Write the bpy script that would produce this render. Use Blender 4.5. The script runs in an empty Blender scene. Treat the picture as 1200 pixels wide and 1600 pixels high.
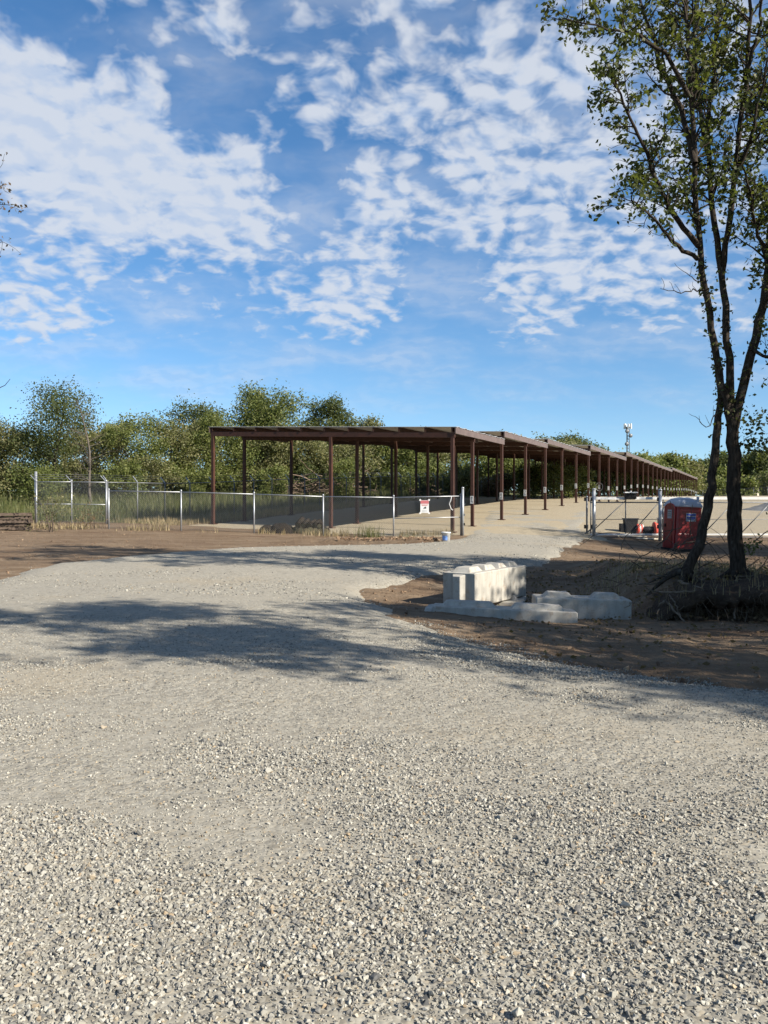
import bpy, math, random
import numpy as np
from mathutils import Vector, Matrix, Euler

# ------------------------------------------------------------------ camera, sky, sun, exposure
SC = bpy.context.scene
COL = SC.collection
F, YH, EYE = 1300.0, 787.0, 1.6          # focal length in photo pixels, horizon row, eye height

cam_d = bpy.data.cameras.new('camera')
cam = bpy.data.objects.new('camera', cam_d)
COL.objects.link(cam)
cam.location = (0, 0, EYE)
cam.rotation_euler = (math.radians(90), 0, 0)
cam_d.sensor_fit = 'VERTICAL'
cam_d.sensor_height = 36.0
cam_d.lens = F / 1600 * 36.0
cam_d.shift_y = (YH - 800) / 1600
cam_d.clip_start = 0.05
cam_d.clip_end = 5000
SC.camera = cam

SUN_EL = math.radians(32)
TO_SUN = Vector((0.85, -0.53, 0)).normalized() * math.cos(SUN_EL) + Vector((0, 0, math.sin(SUN_EL)))
sun_d = bpy.data.lights.new('sun', 'SUN')
sun_d.energy = 5.0
sun_d.angle = math.radians(0.55)
sun_d.color = (1.0, 0.93, 0.82)
sun = bpy.data.objects.new('sun', sun_d)
COL.objects.link(sun)
sun.rotation_euler = TO_SUN.to_track_quat('Z', 'Y').to_euler()
sun.location = (30, -30, 40)

SC.view_settings.view_transform = 'Standard'
SC.view_settings.look = 'None'
SC.view_settings.gamma = 1.0
SC.view_settings.exposure = 1.2
SC.cycles.max_bounces = 8
SC.cycles.transparent_max_bounces = 12
SC.cycles.use_denoising = True

world = bpy.data.worlds.new('World')
SC.world = world
world.use_nodes = True


class NT:
    """small node-tree helper"""
    def __init__(self, nt):
        self.nt = nt
        nt.nodes.clear()

    def n(self, t, **kw):
        nd = self.nt.nodes.new(t)
        for k, v in kw.items():
            if k == 'ins':
                for a, b in v.items():
                    self.set(nd.inputs[a], b)
            else:
                setattr(nd, k, v)
        return nd

    def set(self, sock, v):
        if isinstance(v, bpy.types.NodeSocket):
            self.nt.links.new(v, sock)
        else:
            if hasattr(sock.default_value, '__len__') and not isinstance(v, str):
                L = len(sock.default_value)
                v = tuple(v) if hasattr(v, '__len__') else (v,) * L
                if L == 4 and len(v) == 3:
                    v = v + (1,)
            sock.default_value = v

    def math(self, op, a, b=None, c=None, clamp=False):
        nd = self.n('ShaderNodeMath', operation=op, use_clamp=clamp)
        self.set(nd.inputs[0], a)
        if b is not None: self.set(nd.inputs[1], b)
        if c is not None: self.set(nd.inputs[2], c)
        return nd.outputs[0]

    def vmath(self, op, a, b=None, scale=None):
        nd = self.n('ShaderNodeVectorMath', operation=op)
        self.set(nd.inputs[0], a)
        if b is not None: self.set(nd.inputs[1], b)
        if scale is not None: self.set(nd.inputs['Scale'], scale)
        return nd.outputs['Value'] if op in ('DOT_PRODUCT', 'LENGTH', 'DISTANCE') else nd.outputs[0]

    def noise(self, vec, scale, detail=4, rough=0.55, dist=0.0, color=False):
        nd = self.n('ShaderNodeTexNoise', ins={'Scale': scale, 'Detail': detail, 'Roughness': rough, 'Distortion': dist})
        if vec is not None: self.set(nd.inputs['Vector'], vec)
        return nd.outputs['Color' if color else 'Fac']

    def voro(self, vec, scale, feature='F1', out='Distance', rnd=1.0):
        nd = self.n('ShaderNodeTexVoronoi', feature=feature, ins={'Scale': scale, 'Randomness': rnd})
        if vec is not None: self.set(nd.inputs['Vector'], vec)
        return nd.outputs[out]

    def ramp(self, fac, a, b, lo=0.0, hi=1.0, smooth=True):
        nd = self.n('ShaderNodeMapRange', interpolation_type='SMOOTHSTEP' if smooth else 'LINEAR')
        self.set(nd.inputs[0], fac)
        for i, v in enumerate((a, b, lo, hi)):
            nd.inputs[i + 1].default_value = v
        return nd.outputs[0]

    def mix(self, fac, a, b, blend='MIX'):
        nd = self.n('ShaderNodeMix', data_type='RGBA', blend_type=blend)
        self.set(nd.inputs['Factor'], fac)
        self.set(nd.inputs[6], a)
        self.set(nd.inputs[7], b)
        return nd.outputs[2]

    def colramp(self, fac, stops):
        nd = self.n('ShaderNodeValToRGB')
        cr = nd.color_ramp
        while len(cr.elements) < len(stops):
            cr.elements.new(0.5)
        for e, (p, c) in zip(cr.elements, stops):
            e.position = p
            e.color = tuple(c) + (1,)
        self.set(nd.inputs[0], fac)
        return nd.outputs[0]


def build_world():
    t = NT(world.node_tree)
    sky = t.n('ShaderNodeTexSky', sky_type='NISHITA', sun_disc=False, sun_elevation=SUN_EL,
              sun_rotation=math.atan2(TO_SUN.x, TO_SUN.y), altitude=150, air_density=1.0, dust_density=0.1, ozone_density=2.5)
    gen = t.n('ShaderNodeTexCoord').outputs['Generated']
    d = t.vmath('NORMALIZE', gen)
    t.set(sky.inputs['Vector'], t.vmath('NORMALIZE', t.vmath('ADD', d, (0, 0, 0.055))))
    sep = t.n('ShaderNodeSeparateXYZ', ins={0: d})
    z = t.math('MAXIMUM', sep.outputs[2], 0.0)
    inv = t.math('DIVIDE', 1.0, t.math('ADD', z, 0.30))
    comb = t.n('ShaderNodeCombineXYZ', ins={0: t.math('MULTIPLY', sep.outputs[0], inv), 1: t.math('MULTIPLY', sep.outputs[1], inv), 2: 0.0})
    p = comb.outputs[0]
    warp = t.vmath('ADD', p, t.vmath('SCALE', t.vmath('SUBTRACT', t.noise(p, 9.0, 2, 0.5, color=True), (0.5, 0.5, 0.5)), scale=0.06))
    # altocumulus puffs
    cells = t.noise(warp, 23.0, 3.0, 0.50)
    cells2 = t.noise(warp, 7.5, 4, 0.55)
    broad = t.noise(p, 2.0, 3, 0.5)
    # where the cloud sheet thickens / opens, as directions on the sky dome
    def blob(px, py, r0, r1):
        c = Vector(((px - 600) / F, 1.0, (YH - py) / F)).normalized()
        dist = t.vmath('DISTANCE', d, tuple(c))
        return t.ramp(dist, r0, r1, 1.0, 0.0)
    bank = None
    for (px, py, r0, r1, w) in BANKS:
        b = t.math('MULTIPLY', blob(px, py, r0, r1), w)
        bank = b if bank is None else t.math('MAXIMUM', bank, b)
    gap = None
    for (px, py, r0, r1, w) in GAPS:
        b = t.math('MULTIPLY', blob(px, py, r0, r1), w)
        gap = b if gap is None else t.math('MAXIMUM', gap, b)
    v = t.math('ADD', t.math('MULTIPLY', cells, 0.66), t.math('MULTIPLY', cells2, 0.40))
    v = t.math('ADD', v, t.math('MULTIPLY', t.math('SUBTRACT', broad, 0.5), 0.30))
    v = t.math('ADD', v, t.math('MULTIPLY', bank, 0.20))
    v = t.math('SUBTRACT', v, t.math('MULTIPLY', gap, 0.20))
    # the sheet thins out to clear air near the horizon
    v = t.math('SUBTRACT', v, t.ramp(z, 0.20, 0.13, 0.0, 0.40))
    dens = t.ramp(v, 0.485, 0.745)
    # thin high veil
    sp = t.vmath('MULTIPLY', warp, (1.0, 1.5, 1.0))
    st = t.math('MULTIPLY', t.ramp(t.noise(sp, 3.0, 5, 0.55), 0.38, 0.74), 0.48)
    st = t.math('MULTIPLY', st, t.ramp(z, 0.06, 0.16))
    dens = t.math('MAXIMUM', dens, st)
    dens = t.math('MULTIPLY', dens, 0.88)
    thick = t.ramp(v, 0.58, 0.85)
    shade = t.noise(t.vmath('ADD', warp, (0.02, -0.025, 0)), 23.0, 3.0, 0.50)
    lit = t.ramp(t.math('SUBTRACT', cells, shade), -0.16, 0.12)
    ccol = t.mix(lit, CLOUD_SHADE, CLOUD_LIT)
    ccol = t.mix(t.math('MULTIPLY', thick, 0.45), ccol, CLOUD_LIT)
    hs = t.n('ShaderNodeHueSaturation', ins={'Hue': 0.5, 'Saturation': 1.22, 'Value': 1.45, 'Color': sky.outputs[0]})
    col = t.mix(dens, hs.outputs[0], ccol)
    bg = t.n('ShaderNodeBackground', ins={'Color': col, 'Strength': 0.05})
    out = t.n('ShaderNodeOutputWorld')
    t.nt.links.new(bg.outputs[0], out.inputs[0])


CLOUD_SHADE = (4.4, 5.4, 7.1)
CLOUD_LIT = (6.2, 6.6, 7.3)
BANKS = [(50, 190, .04, .11, 1.5), (170, 260, .04, .13, 1.4), (340, 315, .03, .12, 1.2), (590, 340, .02, .11, .8), (860, 200, .05, .24, .75),
         (620, 120, .05, .17, .45), (850, 480, .03, .13, 1.0), (990, 500, .02, .10, .8), (300, 60, .02, .10, .5), (90, 480, .03, .10, .42), (330, 455, .03, .12, .45), (560, 460, .02, .08, .7), (980, 390, .03, .09, .7)]
GAPS = [(330, 170, .02, .07, 1.0), (470, 270, .01, .07, 1.0), (90, 60, .01, .06, .6), (650, 400, .01, .05, .5), 
        (720, 590, .05, .16, 1.0), (950, 600, .04, .14, 1.0), (300, 560, .04, .16, .7)]
build_world()

# ------------------------------------------------------------------ materials
MATS = {}


def material(name):
    m = bpy.data.materials.new(name)
    m.use_nodes = True
    return m, NT(m.node_tree)


def finish(t, shader, bump=None, disp=None):
    out = t.n('ShaderNodeOutputMaterial')
    t.nt.links.new(shader, out.inputs[0])


def bump(t, h, strength=0.5, dist=0.02):
    nd = t.n('ShaderNodeBump', ins={'Strength': strength, 'Distance': dist, 'Height': h})
    return nd.outputs[0]


def pos(t):
    return t.n('ShaderNodeNewGeometry').outputs['Position']


def objc(t):
    return t.n('ShaderNodeTexCoord').outputs['Object']


def plain(name, c1, c2=None, scale=8, rough=0.7, metal=0.0, bscale=60, bstr=0.15, bdist=0.005, spec=0.3, stretch=(1, 1, 1), dark=None):
    """worn solid colour: two tones mixed by noise, fine relief"""
    m, t = material(name)
    v = t.vmath('MULTIPLY', pos(t), stretch)
    c2 = c2 or tuple(x * 0.7 for x in c1)
    col = t.mix(t.ramp(t.noise(v, scale, 6, 0.65), 0.35, 0.68), c1, c2)
    if dark:
        col = t.mix(t.ramp(t.noise(v, scale * 3.3, 4, 0.6), 0.55, 0.75), col, dark)
    nm = bump(t, t.noise(v, bscale, 4, 0.6), bstr, bdist)
    b = t.n('ShaderNodeBsdfPrincipled', ins={'Base Color': col, 'Roughness': rough, 'Metallic': metal, 'Normal': nm, 'Specular IOR Level': spec})
    finish(t, b.outputs[0])
    MATS[name] = m
    return m


def leafmat(name, a, b, c, trans=0.35):
    m, t = material(name)
    at = t.n('ShaderNodeAttribute', attribute_name='tone').outputs['Fac']
    col = t.colramp(at, [(0.0, a), (0.55, b), (1.0, c)])
    d = t.n('ShaderNodeBsdfPrincipled', ins={'Base Color': col, 'Roughness': 0.55, 'Specular IOR Level': 0.25})
    tr = t.n('ShaderNodeBsdfTranslucent', ins={'Color': t.mix(0.5, col, (0.20, 0.24, 0.03))})
    mx = t.n('ShaderNodeMixShader', ins={0: trans, 1: d.outputs[0], 2: tr.outputs[0]})
    finish(t, mx.outputs[0])
    MATS[name] = m
    return m


def make_materials():
    plain('primer', (0.058, 0.0235, 0.0145), (0.040, 0.017, 0.011), 3, 0.62, 0, 40, 0.1, 0.004, 0.3, dark=(0.028, 0.015, 0.012))
    plain('primer_lit', (0.115, 0.082, 0.070), (0.090, 0.062, 0.053), 3, 0.5, 0, 40, 0.1, 0.004, 0.4)  # eaves carry the same primer paint, lightened here for glancing sky light
    plain('sheet', (0.36, 0.355, 0.35), (0.30, 0.295, 0.29), 1.5, 0.45, 0.15, 8, 0.05, 0.003)
    plain('galv', (0.36, 0.37, 0.38), (0.27, 0.28, 0.30), 6, 0.42, 0.55, 50, 0.08, 0.003)
    plain('galvdull', (0.17, 0.175, 0.18), (0.12, 0.125, 0.13), 6, 0.5, 0.5, 50, 0.08, 0.003)
    plain('wire', (0.17, 0.175, 0.18), (0.13, 0.135, 0.14), 9, 0.5, 0.35, 50, 0.0, 0.001)
    plain('wiredark', (0.07, 0.075, 0.075), (0.05, 0.055, 0.055), 9, 0.55, 0.3, 50, 0.0, 0.001)
    plain('whitepaint', (0.62, 0.62, 0.61), (0.54, 0.54, 0.52), 5, 0.45, 0, 40, 0.05, 0.002)
    plain('plastic_red', (0.17, 0.005, 0.006), (0.13, 0.004, 0.005), 2, 0.38, 0, 120, 0.05, 0.002, 0.5)
    plain('plastic_redtrim', (0.32, 0.05, 0.05), (0.26, 0.04, 0.04), 2, 0.4)
    plain('plastic_roof', (0.30, 0.32, 0.36), (0.24, 0.26, 0.30), 3, 0.4, 0, 60, 0.05, 0.003, 0.5)
    plain('sticker_grey', (0.26, 0.27, 0.29), (0.20, 0.21, 0.24), 10, 0.4)
    plain('sticker_blue', (0.03, 0.06, 0.30), (0.02, 0.05, 0.22), 10, 0.4)
    plain('black_plastic', (0.009, 0.009, 0.010), (0.014, 0.014, 0.015), 6, 0.6, spec=0.2)
    plain('orange', (0.62, 0.09, 0.06), (0.52, 0.08, 0.05), 5, 0.5)
    plain('sign_red', (0.40, 0.11, 0.12), (0.36, 0.12, 0.13), 12, 0.5)
    plain('sign_ink', (0.03, 0.03, 0.035), (0.05, 0.05, 0.05), 12, 0.5)
    plain('blue_label', (0.12, 0.25, 0.55), (0.2, 0.3, 0.6), 20, 0.4)
    plain('pallet', (0.12, 0.088, 0.066), (0.066, 0.050, 0.039), 5, 0.85, 0, 30, 0.3, 0.006, 0.2, (1, 1, 6), dark=(0.05, 0.038, 0.03))
    plain('log_bark', (0.030, 0.024, 0.018), (0.017, 0.014, 0.011), 14, 0.9, 0, 30, 0.6, 0.02, 0.1)
    plain('log_end', (0.15, 0.13, 0.075), (0.10, 0.095, 0.055), 18, 0.85)
    plain('dead_wood', (0.19, 0.14, 0.10), (0.11, 0.08, 0.058), 3, 0.85, 0, 40, 0.3, 0.01, 0.1)
    plain('soil_shaded', (0.060, 0.042, 0.029), (0.030, 0.022, 0.016), 6, 0.95, 0, 22, 0.9, 0.05, 0.1, dark=(0.11, 0.08, 0.05))  # bank soil coloured near black, shade of the hollow put into the colour
    plain('greybark', (0.105, 0.088, 0.072), (0.065, 0.054, 0.044), 4, 0.9)
    plain('twig', (0.10, 0.075, 0.055), (0.06, 0.045, 0.035), 6, 0.9)
    plain('root', (0.17, 0.135, 0.10), (0.09, 0.07, 0.05), 12, 0.9, 0, 60, 0.4, 0.01, 0.1)
    plain('cream', (0.78, 0.70, 0.55), (0.68, 0.60, 0.47), 1, 0.8)
    plain('redroof', (0.22, 0.075, 0.05), (0.16, 0.06, 0.045), 2, 0.8)
    plain('greymetal', (0.22, 0.23, 0.24), (0.17, 0.18, 0.19), 0.6, 0.5, 0.3)
    plain('darkglass', (0.03, 0.035, 0.04), (0.02, 0.02, 0.025), 2, 0.15)
    # bark: vertical furrows
    m, t = material('bark')
    v = t.vmath('MULTIPLY', pos(t), (1, 1, 0.22))
    n1 = t.noise(v, 26, 5, 0.7)
    lichen = t.ramp(t.noise(pos(t), 5, 4, 0.6), 0.58, 0.72)
    col = t.mix(t.ramp(n1, 0.35, 0.65), (0.018, 0.014, 0.011), (0.052, 0.042, 0.033))
    col = t.mix(t.math('MULTIPLY', lichen, 0.55), col, (0.11, 0.105, 0.092))
    b = t.n('ShaderNodeBsdfPrincipled', ins={'Base Color': col, 'Roughness': 0.92, 'Specular IOR Level': 0.1, 'Normal': bump(t, n1, 0.9, 0.03)})
    finish(t, b.outputs[0]); MATS['bark'] = m
    # concrete
    m, t = material('concrete')
    p = pos(t)
    st = t.noise(t.vmath('MULTIPLY', p, (3, 3, 0.5)), 3, 4, 0.6)
    col = t.mix(t.ramp(st, 0.35, 0.7), (0.360, 0.340, 0.298), (0.285, 0.268, 0.232))
    col = t.mix(t.ramp(t.noise(p, 45, 3, 0.6), 0.58, 0.75), col, (0.24, 0.225, 0.205))
    soil = t.math('MULTIPLY', t.ramp(t.noise(p, 7, 5, 0.7), 0.52, 0.70), 0.55)
    col = t.mix(soil, col, (0.22, 0.16, 0.11))
    hh = t.math('ADD', t.noise(p, 60, 3, 0.6), t.math('MULTIPLY', t.noise(p, 9, 4, 0.6), 1.2))
    b = t.n('ShaderNodeBsdfPrincipled', ins={'Base Color': col, 'Roughness': 0.9, 'Specular IOR Level': 0.2, 'Normal': bump(t, hh, 0.18, 0.006)})
    finish(t, b.outputs[0]); MATS['concrete'] = m
    # soil of the graded ground, grass towards the field (attribute 'grass')
    m, t = material('soil')
    p = pos(t)
    st = t.vmath('MULTIPLY', p, (0.45, 1.6, 1))
    col = t.mix(t.ramp(t.noise(st, 1.1, 7, 0.65), 0.34, 0.66), (0.132, 0.090, 0.056), (0.192, 0.140, 0.092))
    col = t.mix(t.ramp(t.noise(t.vmath('ADD', st, (7, 3, 0)), 0.55, 6, 0.65), 0.50, 0.68), col, (0.112, 0.071, 0.045))
    col = t.mix(t.math('MULTIPLY', t.ramp(t.noise(st, 3.5, 5, 0.7), 0.57, 0.70), 0.6), col, (0.270, 0.214, 0.150))
    g = t.n('ShaderNodeAttribute', attribute_name='grass').outputs['Fac']
    gn = t.math('ADD', g, t.math('MULTIPLY', t.math('SUBTRACT', t.noise(p, 0.8, 5, 0.6), 0.5), 0.7))
    gcol = t.mix(t.ramp(t.noise(p, 0.35, 5, 0.6), 0.35, 0.65), (0.085, 0.10, 0.034), (0.17, 0.155, 0.07))
    col = t.mix(t.ramp(gn, 0.35, 0.65), col, gcol)
    clod = t.math('ADD', t.math('MULTIPLY', t.noise(p, 5, 6, 0.65), 1.0), t.math('MULTIPLY', t.noise(p, 28, 4, 0.6), 0.35))
    b = t.n('ShaderNodeBsdfPrincipled', ins={'Base Color': col, 'Roughness': 0.95, 'Specular IOR Level': 0.1, 'Normal': bump(t, clod, 0.9, 0.10)})
    finish(t, b.outputs[0]); MATS['soil'] = m
    # crushed limestone, packed fines between loose stone
    def gravel(name, fines, light, darkc, tan, tanamt, stn=1.0):
        m, t = material(name)
        p = pos(t)
        p2 = t.vmath('MULTIPLY', p, (1, 1, 0.2))
        big = t.noise(t.vmath('MULTIPLY', p2, (0.55, 1.0, 1)), 0.55, 5, 0.6)
        loose = t.ramp(big, 0.40, 0.60)
        cell = t.n('ShaderNodeTexVoronoi', feature='F1', ins={'Scale': 42.0, 'Vector': p2})
        cell2 = t.n('ShaderNodeTexVoronoi', feature='F1', ins={'Scale': 17.0, 'Vector': p2})
        r = t.n('ShaderNodeSeparateColor', ins={0: cell.outputs['Color']}).outputs[0]
        r2 = t.n('ShaderNodeSeparateColor', ins={0: cell2.outputs['Color']}).outputs[1]
        scol = t.colramp(r, [(0.0, darkc), (0.35, fines), (0.8, light), (1.0, tan)])
        scol = t.mix(0.4, scol, t.colramp(r2, [(0.0, darkc), (0.4, fines), (1.0, light)]))
        fcol = t.mix(t.ramp(t.noise(p2, 3, 6, 0.65), 0.35, 0.65), fines, tuple(x * 0.86 for x in fines))
        fcol = t.mix(t.ramp(t.noise(p2, 95, 2, 0.6), 0.5, 0.75), fcol, light)
        col = t.mix(t.math('ADD', t.math('MULTIPLY', loose, 0.3), 0.60), fcol, scol)
        col = t.mix(t.math('MULTIPLY', t.ramp(t.noise(t.vmath('ADD', p2, (31, 8, 0)), 0.42, 5, 0.6), 0.53, 0.70), tanamt), col, tan)
        hgt = t.math('ADD', t.math('MULTIPLY', cell2.outputs['Distance'], -0.8), t.math('MULTIPLY', cell.outputs['Distance'], -0.5))
        hgt = t.math('MULTIPLY', hgt, t.math('ADD', t.math('MULTIPLY', loose, 0.8), 0.35))
        b = t.n('ShaderNodeBsdfPrincipled', ins={'Base Color': col, 'Roughness': 0.95, 'Specular IOR Level': 0.15, 'Normal': bump(t, hgt, 0.55, 0.02)})
        finish(t, b.outputs[0]); MATS[name] = m
    gravel('gravel', (0.242, 0.222, 0.180), (0.315, 0.295, 0.246), (0.136, 0.124, 0.101), (0.272, 0.220, 0.144), 0.30)
    gravel('lotgravel', (0.270, 0.228, 0.158), (0.345, 0.300, 0.220), (0.175, 0.148, 0.105), (0.295, 0.228, 0.138), 0.5)
    gravel('mound', (0.12, 0.125, 0.13), (0.20, 0.205, 0.21), (0.06, 0.062, 0.066), (0.14, 0.135, 0.13), 0.1)
    # loose stones: tone per instance
    m, t = material('stone')
    at = t.n('ShaderNodeAttribute', attribute_type='INSTANCER', attribute_name='tone').outputs['Fac']
    col = t.colramp(at, [(0.0, (0.059, 0.059, 0.058)), (0.12, (0.133, 0.127, 0.113)), (0.40, (0.218, 0.205, 0.170)), (0.68, (0.289, 0.275, 0.230)),
                         (0.93, (0.378, 0.360, 0.307)), (0.96, (0.314, 0.245, 0.158)), (0.985, (0.235, 0.177, 0.110)), (1.0, (0.364, 0.323, 0.250))])
    col = t.mix(t.ramp(t.noise(pos(t), 70, 4, 0.6), 0.4, 0.7), col, t.mix(0.45, col, (0.2, 0.19, 0.175)))
    b = t.n('ShaderNodeBsdfPrincipled', ins={'Base Color': col, 'Roughness': 0.88, 'Specular IOR Level': 0.25, 'Normal': bump(t, t.noise(pos(t), 140, 3, 0.6), 0.3, 0.004)})
    finish(t, b.outputs[0]); MATS['stone'] = m
    m, t = material('clod')
    at = t.n('ShaderNodeAttribute', attribute_type='INSTANCER', attribute_name='tone').outputs['Fac']
    col = t.colramp(at, [(0.0, (0.09, 0.058, 0.038)), (0.6, (0.19, 0.125, 0.078)), (1.0, (0.31, 0.23, 0.15))])
    b = t.n('ShaderNodeBsdfPrincipled', ins={'Base Color': col, 'Roughness': 0.95, 'Specular IOR Level': 0.1, 'Normal': bump(t, t.noise(pos(t), 50, 4, 0.6), 0.6, 0.01)})
    finish(t, b.outputs[0]); MATS['clod'] = m
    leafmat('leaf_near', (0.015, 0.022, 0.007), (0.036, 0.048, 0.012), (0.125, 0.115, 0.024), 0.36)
    leafmat('leaf_dark', (0.036, 0.048, 0.018), (0.072, 0.088, 0.031), (0.135, 0.138, 0.055), 0.35)
    leafmat('leaf_olive', (0.085, 0.094, 0.040), (0.150, 0.148, 0.062), (0.235, 0.205, 0.105), 0.4)
    leafmat('leaf_green', (0.070, 0.090, 0.026), (0.122, 0.142, 0.040), (0.200, 0.196, 0.072), 0.4)
    leafmat('leaf_brown', (0.078, 0.047, 0.025), (0.125, 0.078, 0.043), (0.187, 0.133, 0.074), 0.25)
    leafmat('grass_green', (0.047, 0.062, 0.019), (0.090, 0.101, 0.034), (0.164, 0.148, 0.066), 0.3)
    leafmat('grass_dry', (0.156, 0.113, 0.058), (0.250, 0.195, 0.109), (0.351, 0.281, 0.164), 0.25)


make_materials()

# ------------------------------------------------------------------ mesh helpers
rng = np.random.default_rng(7)
random.seed(7)


def set_props(o, label=None, cat=None, group=None, kind=None):
    if label: o['label'] = label
    if cat: o['category'] = cat
    if group: o['group'] = group
    if kind: o['kind'] = kind
    return o


def wloc(o):
    v = Vector((0, 0, 0))
    while o is not None:
        v += o.location
        o = o.parent
    return v


def empty(name, loc=(0, 0, 0), label=None, cat=None, group=None):
    o = bpy.data.objects.new(name, None)
    o.empty_display_size = 0.2
    COL.objects.link(o)
    o.location = loc
    return set_props(o, label, cat, group)


def mesh_np(name, V, Fc, mat, parent=None, smooth=False, tone=None, loc=None, nverts=4, link=True):
    """V (n,3) world coordinates; Fc (m,k) indices"""
    me = bpy.data.meshes.new(name)
    V = np.asarray(V, dtype=np.float64)
    Fc = np.asarray(Fc, dtype=np.int32)
    o = bpy.data.objects.new(name, me)
    if loc is not None and parent is None:
        o.location = loc
        V = V - np.array(loc)
    if parent is not None:
        V = V - np.array(wloc(parent))
        o.parent = parent
    k = Fc.shape[1]
    me.vertices.add(len(V)); me.vertices.foreach_set('co', V.astype(np.float32).ravel())
    me.loops.add(Fc.size); me.loops.foreach_set('vertex_index', Fc.ravel())
    me.polygons.add(len(Fc))
    me.polygons.foreach_set('loop_start', np.arange(0, Fc.size, k, dtype=np.int32))
    if smooth:
        me.polygons.foreach_set('use_smooth', np.ones(len(Fc), dtype=bool))
    me.update(calc_edges=True)
    if tone is not None:
        a = me.attributes.new('tone', 'FLOAT', 'FACE')
        a.data.foreach_set('value', np.asarray(tone, dtype=np.float32))
    me.materials.append(MATS[mat])
    if link: COL.objects.link(o)
    return o


class MB:
    """collects boxes, tubes and polygons, builds ONE mesh object"""
    def __init__(self):
        self.v = []; self.f = []

    def poly(self, vs, fs):
        b = len(self.v)
        self.v += [tuple(x) for x in vs]
        self.f += [tuple(i + b for i in f) for f in fs]
        return self

    def box(self, c, s, rz=0.0, M=None, bev=0.0):
        hx, hy, hz = s[0] / 2, s[1] / 2, s[2] / 2
        pts = [Vector((x * hx, y * hy, z * hz)) for z in (-1, 1) for y in (-1, 1) for x in (-1, 1)]
        R = M if M is not None else Matrix.Rotation(rz, 3, 'Z')
        pts = [R @ p + Vector(c) for p in pts]
        return self.poly(pts, [(0, 2, 3, 1), (4, 5, 7, 6), (0, 1, 5, 4), (2, 6, 7, 3), (0, 4, 6, 2), (1, 3, 7, 5)])

    def beam(self, p0, p1, w, h, up=(0, 0, 1)):
        p0 = Vector(p0); p1 = Vector(p1)
        d = (p1 - p0); L = d.length; d.normalize()
        x = d.cross(Vector(up))
        if x.length < 1e-5: x = Vector((1, 0, 0))
        x.normalize(); z = x.cross(d)
        M = Matrix((x, d, z)).transposed()
        return self.box((p0 + p1) / 2, (w, L, h), M=M)

    def tube(self, pts, radii, n=6, cap=True):
        pts = [Vector(p) for p in pts]
        if not hasattr(radii, '__len__'): radii = [radii] * len(pts)
        b = len(self.v)
        ref = Vector((0.3, 0.9, 0.31))
        for i, p in enumerate(pts):
            d = (pts[min(i + 1, len(pts) - 1)] - pts[max(i - 1, 0)]).normalized()
            x = d.cross(ref)
            if x.length < 1e-3: x = d.cross(Vector((1, 0, 0)))
            x.normalize(); y = d.cross(x)
            for k in range(n):
                a = 2 * math.pi * k / n
                self.v.append(tuple(p + (x * math.cos(a) + y * math.sin(a)) * radii[i]))
        for i in range(len(pts) - 1):
            for k in range(n):
                k2 = (k + 1) % n
                self.f.append((b + i * n + k, b + i * n + k2, b + (i + 1) * n + k2, b + (i + 1) * n + k))
        if cap:
            self.f.append(tuple(b + k for k in range(n))[::-1])
            self.f.append(tuple(b + (len(pts) - 1) * n + k for k in range(n)))
        return self

    def lathe(self, prof, c=(0, 0, 0), n=20, M=None):
        b = len(self.v)
        for r, z in prof:
            for k in range(n):
                a = 2 * math.pi * k / n
                p = Vector((r * math.cos(a), r * math.sin(a), z))
                if M is not None: p = M @ p
                self.v.append(tuple(p + Vector(c)))
        for i in range(len(prof) - 1):
            for k in range(n):
                k2 = (k + 1) % n
                self.f.append((b + i * n + k, b + i * n + k2, b + (i + 1) * n + k2, b + (i + 1) * n + k))
        self.f.append(tuple(b + k for k in range(n))[::-1])
        self.f.append(tuple(b + (len(prof) - 1) * n + k for k in range(n)))
        return self

    def build(self, name, mat, parent=None, smooth=False, loc=None, bevel=0.0):
        me = bpy.data.meshes.new(name)
        off = Vector((0, 0, 0))
        o = bpy.data.objects.new(name, me)
        if parent is not None:
            off = wloc(parent); o.parent = parent
        elif loc is not None:
            off = Vector(loc); o.location = loc
        me.from_pydata([tuple(Vector(p) - off) for p in self.v], [], self.f)
        if smooth:
            for p in me.polygons: p.use_smooth = len(p.vertices) == 4
        me.materials.append(MATS[mat])
        COL.objects.link(o)
        if bevel:
            md = o.modifiers.new('bevel', 'BEVEL'); md.width = bevel; md.segments = 2; md.limit_method = 'ANGLE'
        return o


def place(mesh_obj, loc, parent, rot=None, name=None):
    """another object sharing a mesh, placed at a world location under its parent"""
    o = mesh_obj.copy()
    if name: o.name = name
    COL.objects.link(o)
    o.parent = parent
    o.location = Vector(loc) - (wloc(parent) if parent is not None else Vector((0, 0, 0)))
    o.rotation_euler = rot if rot is not None else (0, 0, 0)
    return o


def copy_tree(o, parent=None):
    c = o.copy(); COL.objects.link(c); c.parent = parent
    for ch in o.children: copy_tree(ch, c)
    return c


# value noise for shaping geometry
def vnoise(x, y, seed=0):
    xi = np.floor(x).astype(np.int64); yi = np.floor(y).astype(np.int64)
    fx = x - xi; fy = y - yi
    fx = fx * fx * (3 - 2 * fx); fy = fy * fy * (3 - 2 * fy)
    def hsh(a, b):
        h = (a * 374761393 + b * 668265263 + seed * 1274126177) & 0x7fffffff
        h = ((h ^ (h >> 13)) * 1274126177) & 0x7fffffff
        return ((h ^ (h >> 16)) & 0xffff) / 65535.0
    return (hsh(xi, yi) * (1 - fx) + hsh(xi + 1, yi) * fx) * (1 - fy) + (hsh(xi, yi + 1) * (1 - fx) + hsh(xi + 1, yi + 1) * fx) * fy


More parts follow.
